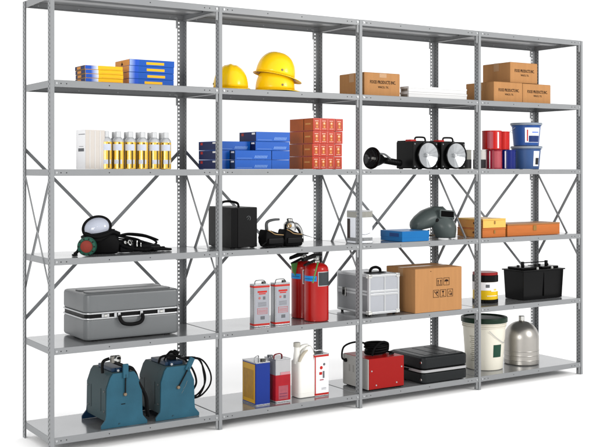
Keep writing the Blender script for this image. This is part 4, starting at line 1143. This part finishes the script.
t = fmt_tin('white_red_tin', 'white rectangular tin with red borders, right of the white jug', (1.572, .082, z5), .098, .070, .236, body=M('tin_gloss_white', 'e2e2e6', .28, 0, .5, .02, k=.9))
bb = B()
for z in (.005, .222): bb.rbox(-.0009, .0989, -.0009, .0709, z, z+.011, REDINK, .0065, 0, 4)
bb.box(-.0012, -.0002, .006, .064, .0162, .2218, REDINK); bb.box(.0005, .007, -.0012, -.0002, .0162, .2218, REDINK)
bb.objs('red_border', t)
bb = B()
bb.lathe([(0, .0007), (.010, .0007), (.010, 0), (0, 0)], REDINK, 16, Matrix.Translation((.044, -.0005, .160)) @ Matrix.Rotation(R(90), 4, 'X'))
bb.lathe([(0, .0007), (.008, .0007), (.008, 0), (0, 0)], GREYINK, 16, Matrix.Translation((.064, -.0005, .178)) @ Matrix.Rotation(R(90), 4, 'X'))
bb.box(.030, .050, -.0012, -.0005, .120, .136, REDINK); bb.box(.054, .066, -.0012, -.0005, .10, .14, GREYINK); bb.box(.034, .060, -.0012, -.0005, .088, .094, M('rose_panel', 'b05a66'))
for z in (.045, .040, .035): bb.box(.045, .078, -.0012, -.0005, z, z+.0014, GREYINK)
bb.objs('print', t)
bb = B(); bb.tube([(.02, .035, .237), (.024, .035, .250), (.050, .035, .254), (.074, .035, .250), (.078, .035, .237)], .003, ZINC, 8, 4); bb.obj('handle', t, wn=False)
bb = B(); bb.lathe([(.014, 0), (.015, .012), (.012, .014), (0, .014)], M('cap_dark', '6a6a66'), 18, center=(.018, .035, .237)); bb.obj('cap', t)

# red box (charger)
t = thing('red_charger', 'red steel box with a black coil of cable on top', 'charger', (1.910, .026, z5))
w, d, hh = .260, .255, .186
RB = M('charger_red', 'b40e0a', .38, 0, .45, .05, 10, k=.5)
bb = B(); bb.box(.003, w, .0, d, .008, hh, RB, .0015, 1); bb.obj('cover', t)
bb = B(); bb.box(-.004, .0026, .002, d-.002, .008, hh-.002, M('charger_end_grey', 'b4b2ae', .42, 0, .4, .1, 12), .001); bb.obj('end_panel', t)
bb = B()
for fx in (.015, w-.035):
    for fy in (.015, d-.035): bb.box(fx, fx+.02, fy, fy+.02, .0, .009, BLACKR)
bb.box(.0, w-.004, .003, d-.004, .0045, .0079, BLACKR)
bb.objs('foot', t)
bb = B()
for (x, z) in ((.022, .115), (w-.018, .122), (.055, .030), (w-.055, .032)): bb.lathe([(0, .003), (.004, .0025), (.005, 0), (0, 0)], ZINC, 10, axis_m((x, 0, z), (0, -1, 0)))
bb.objs('screw', t)
bb = B()
for y in (.06, .10, .14, .18): bb.box(-.0055, -.0041, y, y+.012, .09, .13, M('vent_grey', '9d9b97', .5))
bb.lathe([(0, .014), (.010, .012), (.012, 0), (0, 0)], BLACKP, 14, axis_m((-.004, d*.86, .150), (-1, 0, 0))); bb.objs('cable_gland', t)
bb = B(); bb.tube([(-.012, d*.86, .150), (-.035, d*.86, .17), (-.030, d*.8, .235), (.03, d*.65, .262), (.09, d*.5, .245), (.11, d*.42, .20)], .0055, BLACKR, 8, 7); bb.obj('cord', t, wn=False)
coil = B()
for k in range(9):
    rx, ry = .070+random.uniform(-.010, .010), .050+random.uniform(-.010, .008); cx, cy = .135+random.uniform(-.010, .010), .110+random.uniform(-.012, .012); cz = hh+.007+k*.0070
    tl = random.uniform(-.06, .16)
    coil.tube([(cx+rx*math.cos(2*PI*q/12), cy+ry*math.sin(2*PI*q/12), cz+tl*rx*math.cos(2*PI*q/12)*(.3 if k < 2 else 1)+.004) for q in range(12)], .0058, BLACKR, 8, 4, True)
coil.tube([(.07, .06, hh+.005), (.085, .055, hh+.05), (.13, .05, hh+.082), (.185, .06, hh+.070), (.195, .07, hh+.03)], .0065, BLACKR, 8, 6)
coil.tube([(.19, .05, hh+.008), (.215, .05, hh+.008), (.235, .08, hh+.008), (.215, .15, hh+.008)], .006, BLACKR, 8, 6)
coil.box(.09, .16, .08, .13, hh+.01, hh+.055, BLACKP, .01, 3)
coil.obj('cable_coil', t, wn=False)

# black suitcase
t = thing('black_suitcase', 'black hard suitcase with a silver band, lying flat beside the red box', 'suitcase', (2.296, .004, z5))
BC = M('suitcase_black', '1d2022', .40, 0, .4, .1, 30, .2, 400)
w, d, hh = .362, .345, .158
bb = B(); bb.rbox(0, w, 0, d, .004, .062, BC, .034, .008, 6); bb.obj('base', t)
bb = B(); bb.rbox(0, w, 0, d, .088, hh, BC, .034, .012, 6); bb.rbox(.010, w-.010, .010, d-.010, hh-.013, hh+.004, BC, .030, .010, 6)
for k in range(11): bb.box(.008, .030, .040+k*.026, .054+k*.026, hh-.030, hh+.001, BC, .005, 2)
for k in range(3): bb.box(.060+k*.095, .120+k*.095, .05, d-.05, hh-.004, hh+.0058, BC, .0015, 2)
bb.obj('lid', t)
bb = B(); bb.rbox(-.002, w+.002, -.002, d+.002, .0675, .0825, M('suitcase_band_silver', 'b9b9bb', .35, .3, .5, .04), .036, .001, 5); bb.obj('band', t)
bb = B(); bb.rbox(.002, w-.002, .002, d-.002, .0625, .0672, BLACKG, .034, 0, 5); bb.rbox(.002, w-.002, .002, d-.002, .0828, .0878, BLACKG, .034, 0, 5); bb.obj('seal', t)
bb = B()
for z in (.025, .128): bb.lathe([(0, .004), (.006, .003), (.008, 0), (0, 0)], CHROME, 12, axis_m((.001, .020, z), (-1, -.3, 0)))
bb.objs('stud', t)
bb = B(); bb.tube([(-.006, .13, .075), (-.022, .135, .078), (-.024, .20, .078), (-.006, .205, .075)], .006, BLACKR, 8, 5); bb.obj('handle', t, wn=False)
bb = B()
for fx in (.03, w-.05):
    for fy in (.03, d-.05): bb.box(fx, fx+.02, fy, fy+.02, .0, .0055, BLACKR)
bb.objs('foot', t)

# white pail with green lid
t = thing('white_pail', 'tall white plastic pail with a dark green lid', 'pail', (2.985, .215, z5))
PW = M('pail_white', 'dcd8ca', .42, 0, .4, .04, 8, k=.8); PG = M('pail_green_lid', '12301f', .4, 0, .45, .1)
rb, rt, hh = .119, .142, .335
rf = lambda z: rb+(rt-rb)*z/hh
bb = B()
pr = [(0, .0003), (rb-.004, .0003), (rb, .004), (rf(.27), .27)]
for z in (.272, .285, .298): pr += [(rf(z)+.006, z), (rf(z)+.006, z+.004), (rf(z), z+.006)]
pr += [(rt, hh-.02), (0, hh-.02)]
bb.lathe(pr, PW, 56); bb.obj('body', t)
bb = B(); bb.lathe([(rt+.001, hh-.034), (rt+.008, hh-.033), (rt+.009, hh-.008), (rt+.006, hh-.003), (rt-.004, hh-.002), (rt-.008, hh-.010), (0, hh-.010)], PG, 56); bb.obj('lid', t)
bb = B(); bb.patch(rf, -106, -78, .085, .165, M('label_green', '1c4a38', .45), seg=10); bb.objs('label', t)
bb = B()
for k in range(13): bb.patch(lambda z: rf(z), -172 if k % 3 else -176, -150, .06+k*.013, .063+k*.013, M('print_olive', '8d8a76', .5), seg=6)
bb.objs('measure_mark', t)
bb = B(); bb.tube([(rt*math.cos(R(-120))*1.0, rt*math.sin(R(-120))*1.03, .255), (rf(.2)*math.cos(R(-95))*1.02, rf(.2)*math.sin(R(-95))*1.05, .205), (rf(.18)*math.cos(R(-60))*1.03, rf(.18)*math.sin(R(-60))*1.05, .175), (rt*1.06, -.01, .25)], .0018, ZINC, 6, 6); bb.obj('bail_handle', t, wn=False)

# steel carboy
t = thing('steel_carboy', 'domed stainless steel container with a narrow neck', 'container', (3.300, .195, z5))
SS = M('brushed_stainless', 'c2beb8', .34, .95, .5, .10, 6, .03, 60)
r = .115
bb = B()
pr = [(0, .0003), (r-.005, .0003), (r, .006), (r, .030), (r+.002, .032), (r, .035), (r, .060), (r+.002, .062), (r, .065), (r, .090), (r+.0015, .092), (r, .095), (r, .168)]
for k in range(1, 13):
    a = PI/2*k/13; pr.append((r*math.cos(a)**.92, .168+.112*math.sin(a)))
pr += [(.020, .281), (.018, .285), (.018, .300), (0, .300)]
bb.lathe(pr, SS, 64); bb.obj('vessel', t)
bb = B(); bb.lathe([(.0185, .284), (.0205, .286), (.0205, .312), (.016, .315), (0, .315)], CHROME, 24); bb.obj('neck', t)
bb = B(); bb.lathe([(0, 0), (.010, .001), (.010, .010), (0, .012)], CHROME, 14, axis_m((r*.97, -.02, .165), (1, -.1, 0.2))); bb.objs('fitting', t)

# ------------------------------------------------------------------ camera
cam = bpy.data.cameras.new('camera'); co = bpy.data.objects.new('camera', cam); COL.objects.link(co)
co.location = (-1.691, -4.822, 1.3725)
co.rotation_euler = (R(90), 0, -math.atan2(.5405, .8415))
cam.lens = 1039/596*36; cam.sensor_width = 36; cam.shift_y = -54.3/596
cam.clip_end = 300; cam.clip_start = .05
SC.camera = co

# ------------------------------------------------------------------ studio light
wd = bpy.data.worlds.new('World'); SC.world = wd; wd.use_nodes = True
bg = wd.node_tree.nodes['Background']; bg.inputs[0].default_value = (1, 1, 1, 1); bg.inputs[1].default_value = 1.12
def area(loc, target, size, power, name):
    l = bpy.data.lights.new(name, 'AREA'); l.energy = power; l.size = size; l.shape = 'SQUARE'; l.color = (1, .985, .96)
    o = bpy.data.objects.new(name, l); COL.objects.link(o); o.location = loc
    o.rotation_euler = (Vector(target)-Vector(loc)).to_track_quat('-Z', 'Y').to_euler()
    return o
area((4.4, -4.6, 2.9), (2.0, .2, 1.1), 1.5, 185, 'softbox')
area((-3.6, -4.2, 1.9), (1.4, .3, 1.1), 1.8, 150, 'softbox')

SC.view_settings.view_transform = 'Standard'; SC.view_settings.look = 'None'; SC.view_settings.exposure = .12; SC.view_settings.gamma = 1
SC.render.resolution_x = 1024; SC.render.resolution_y = 768
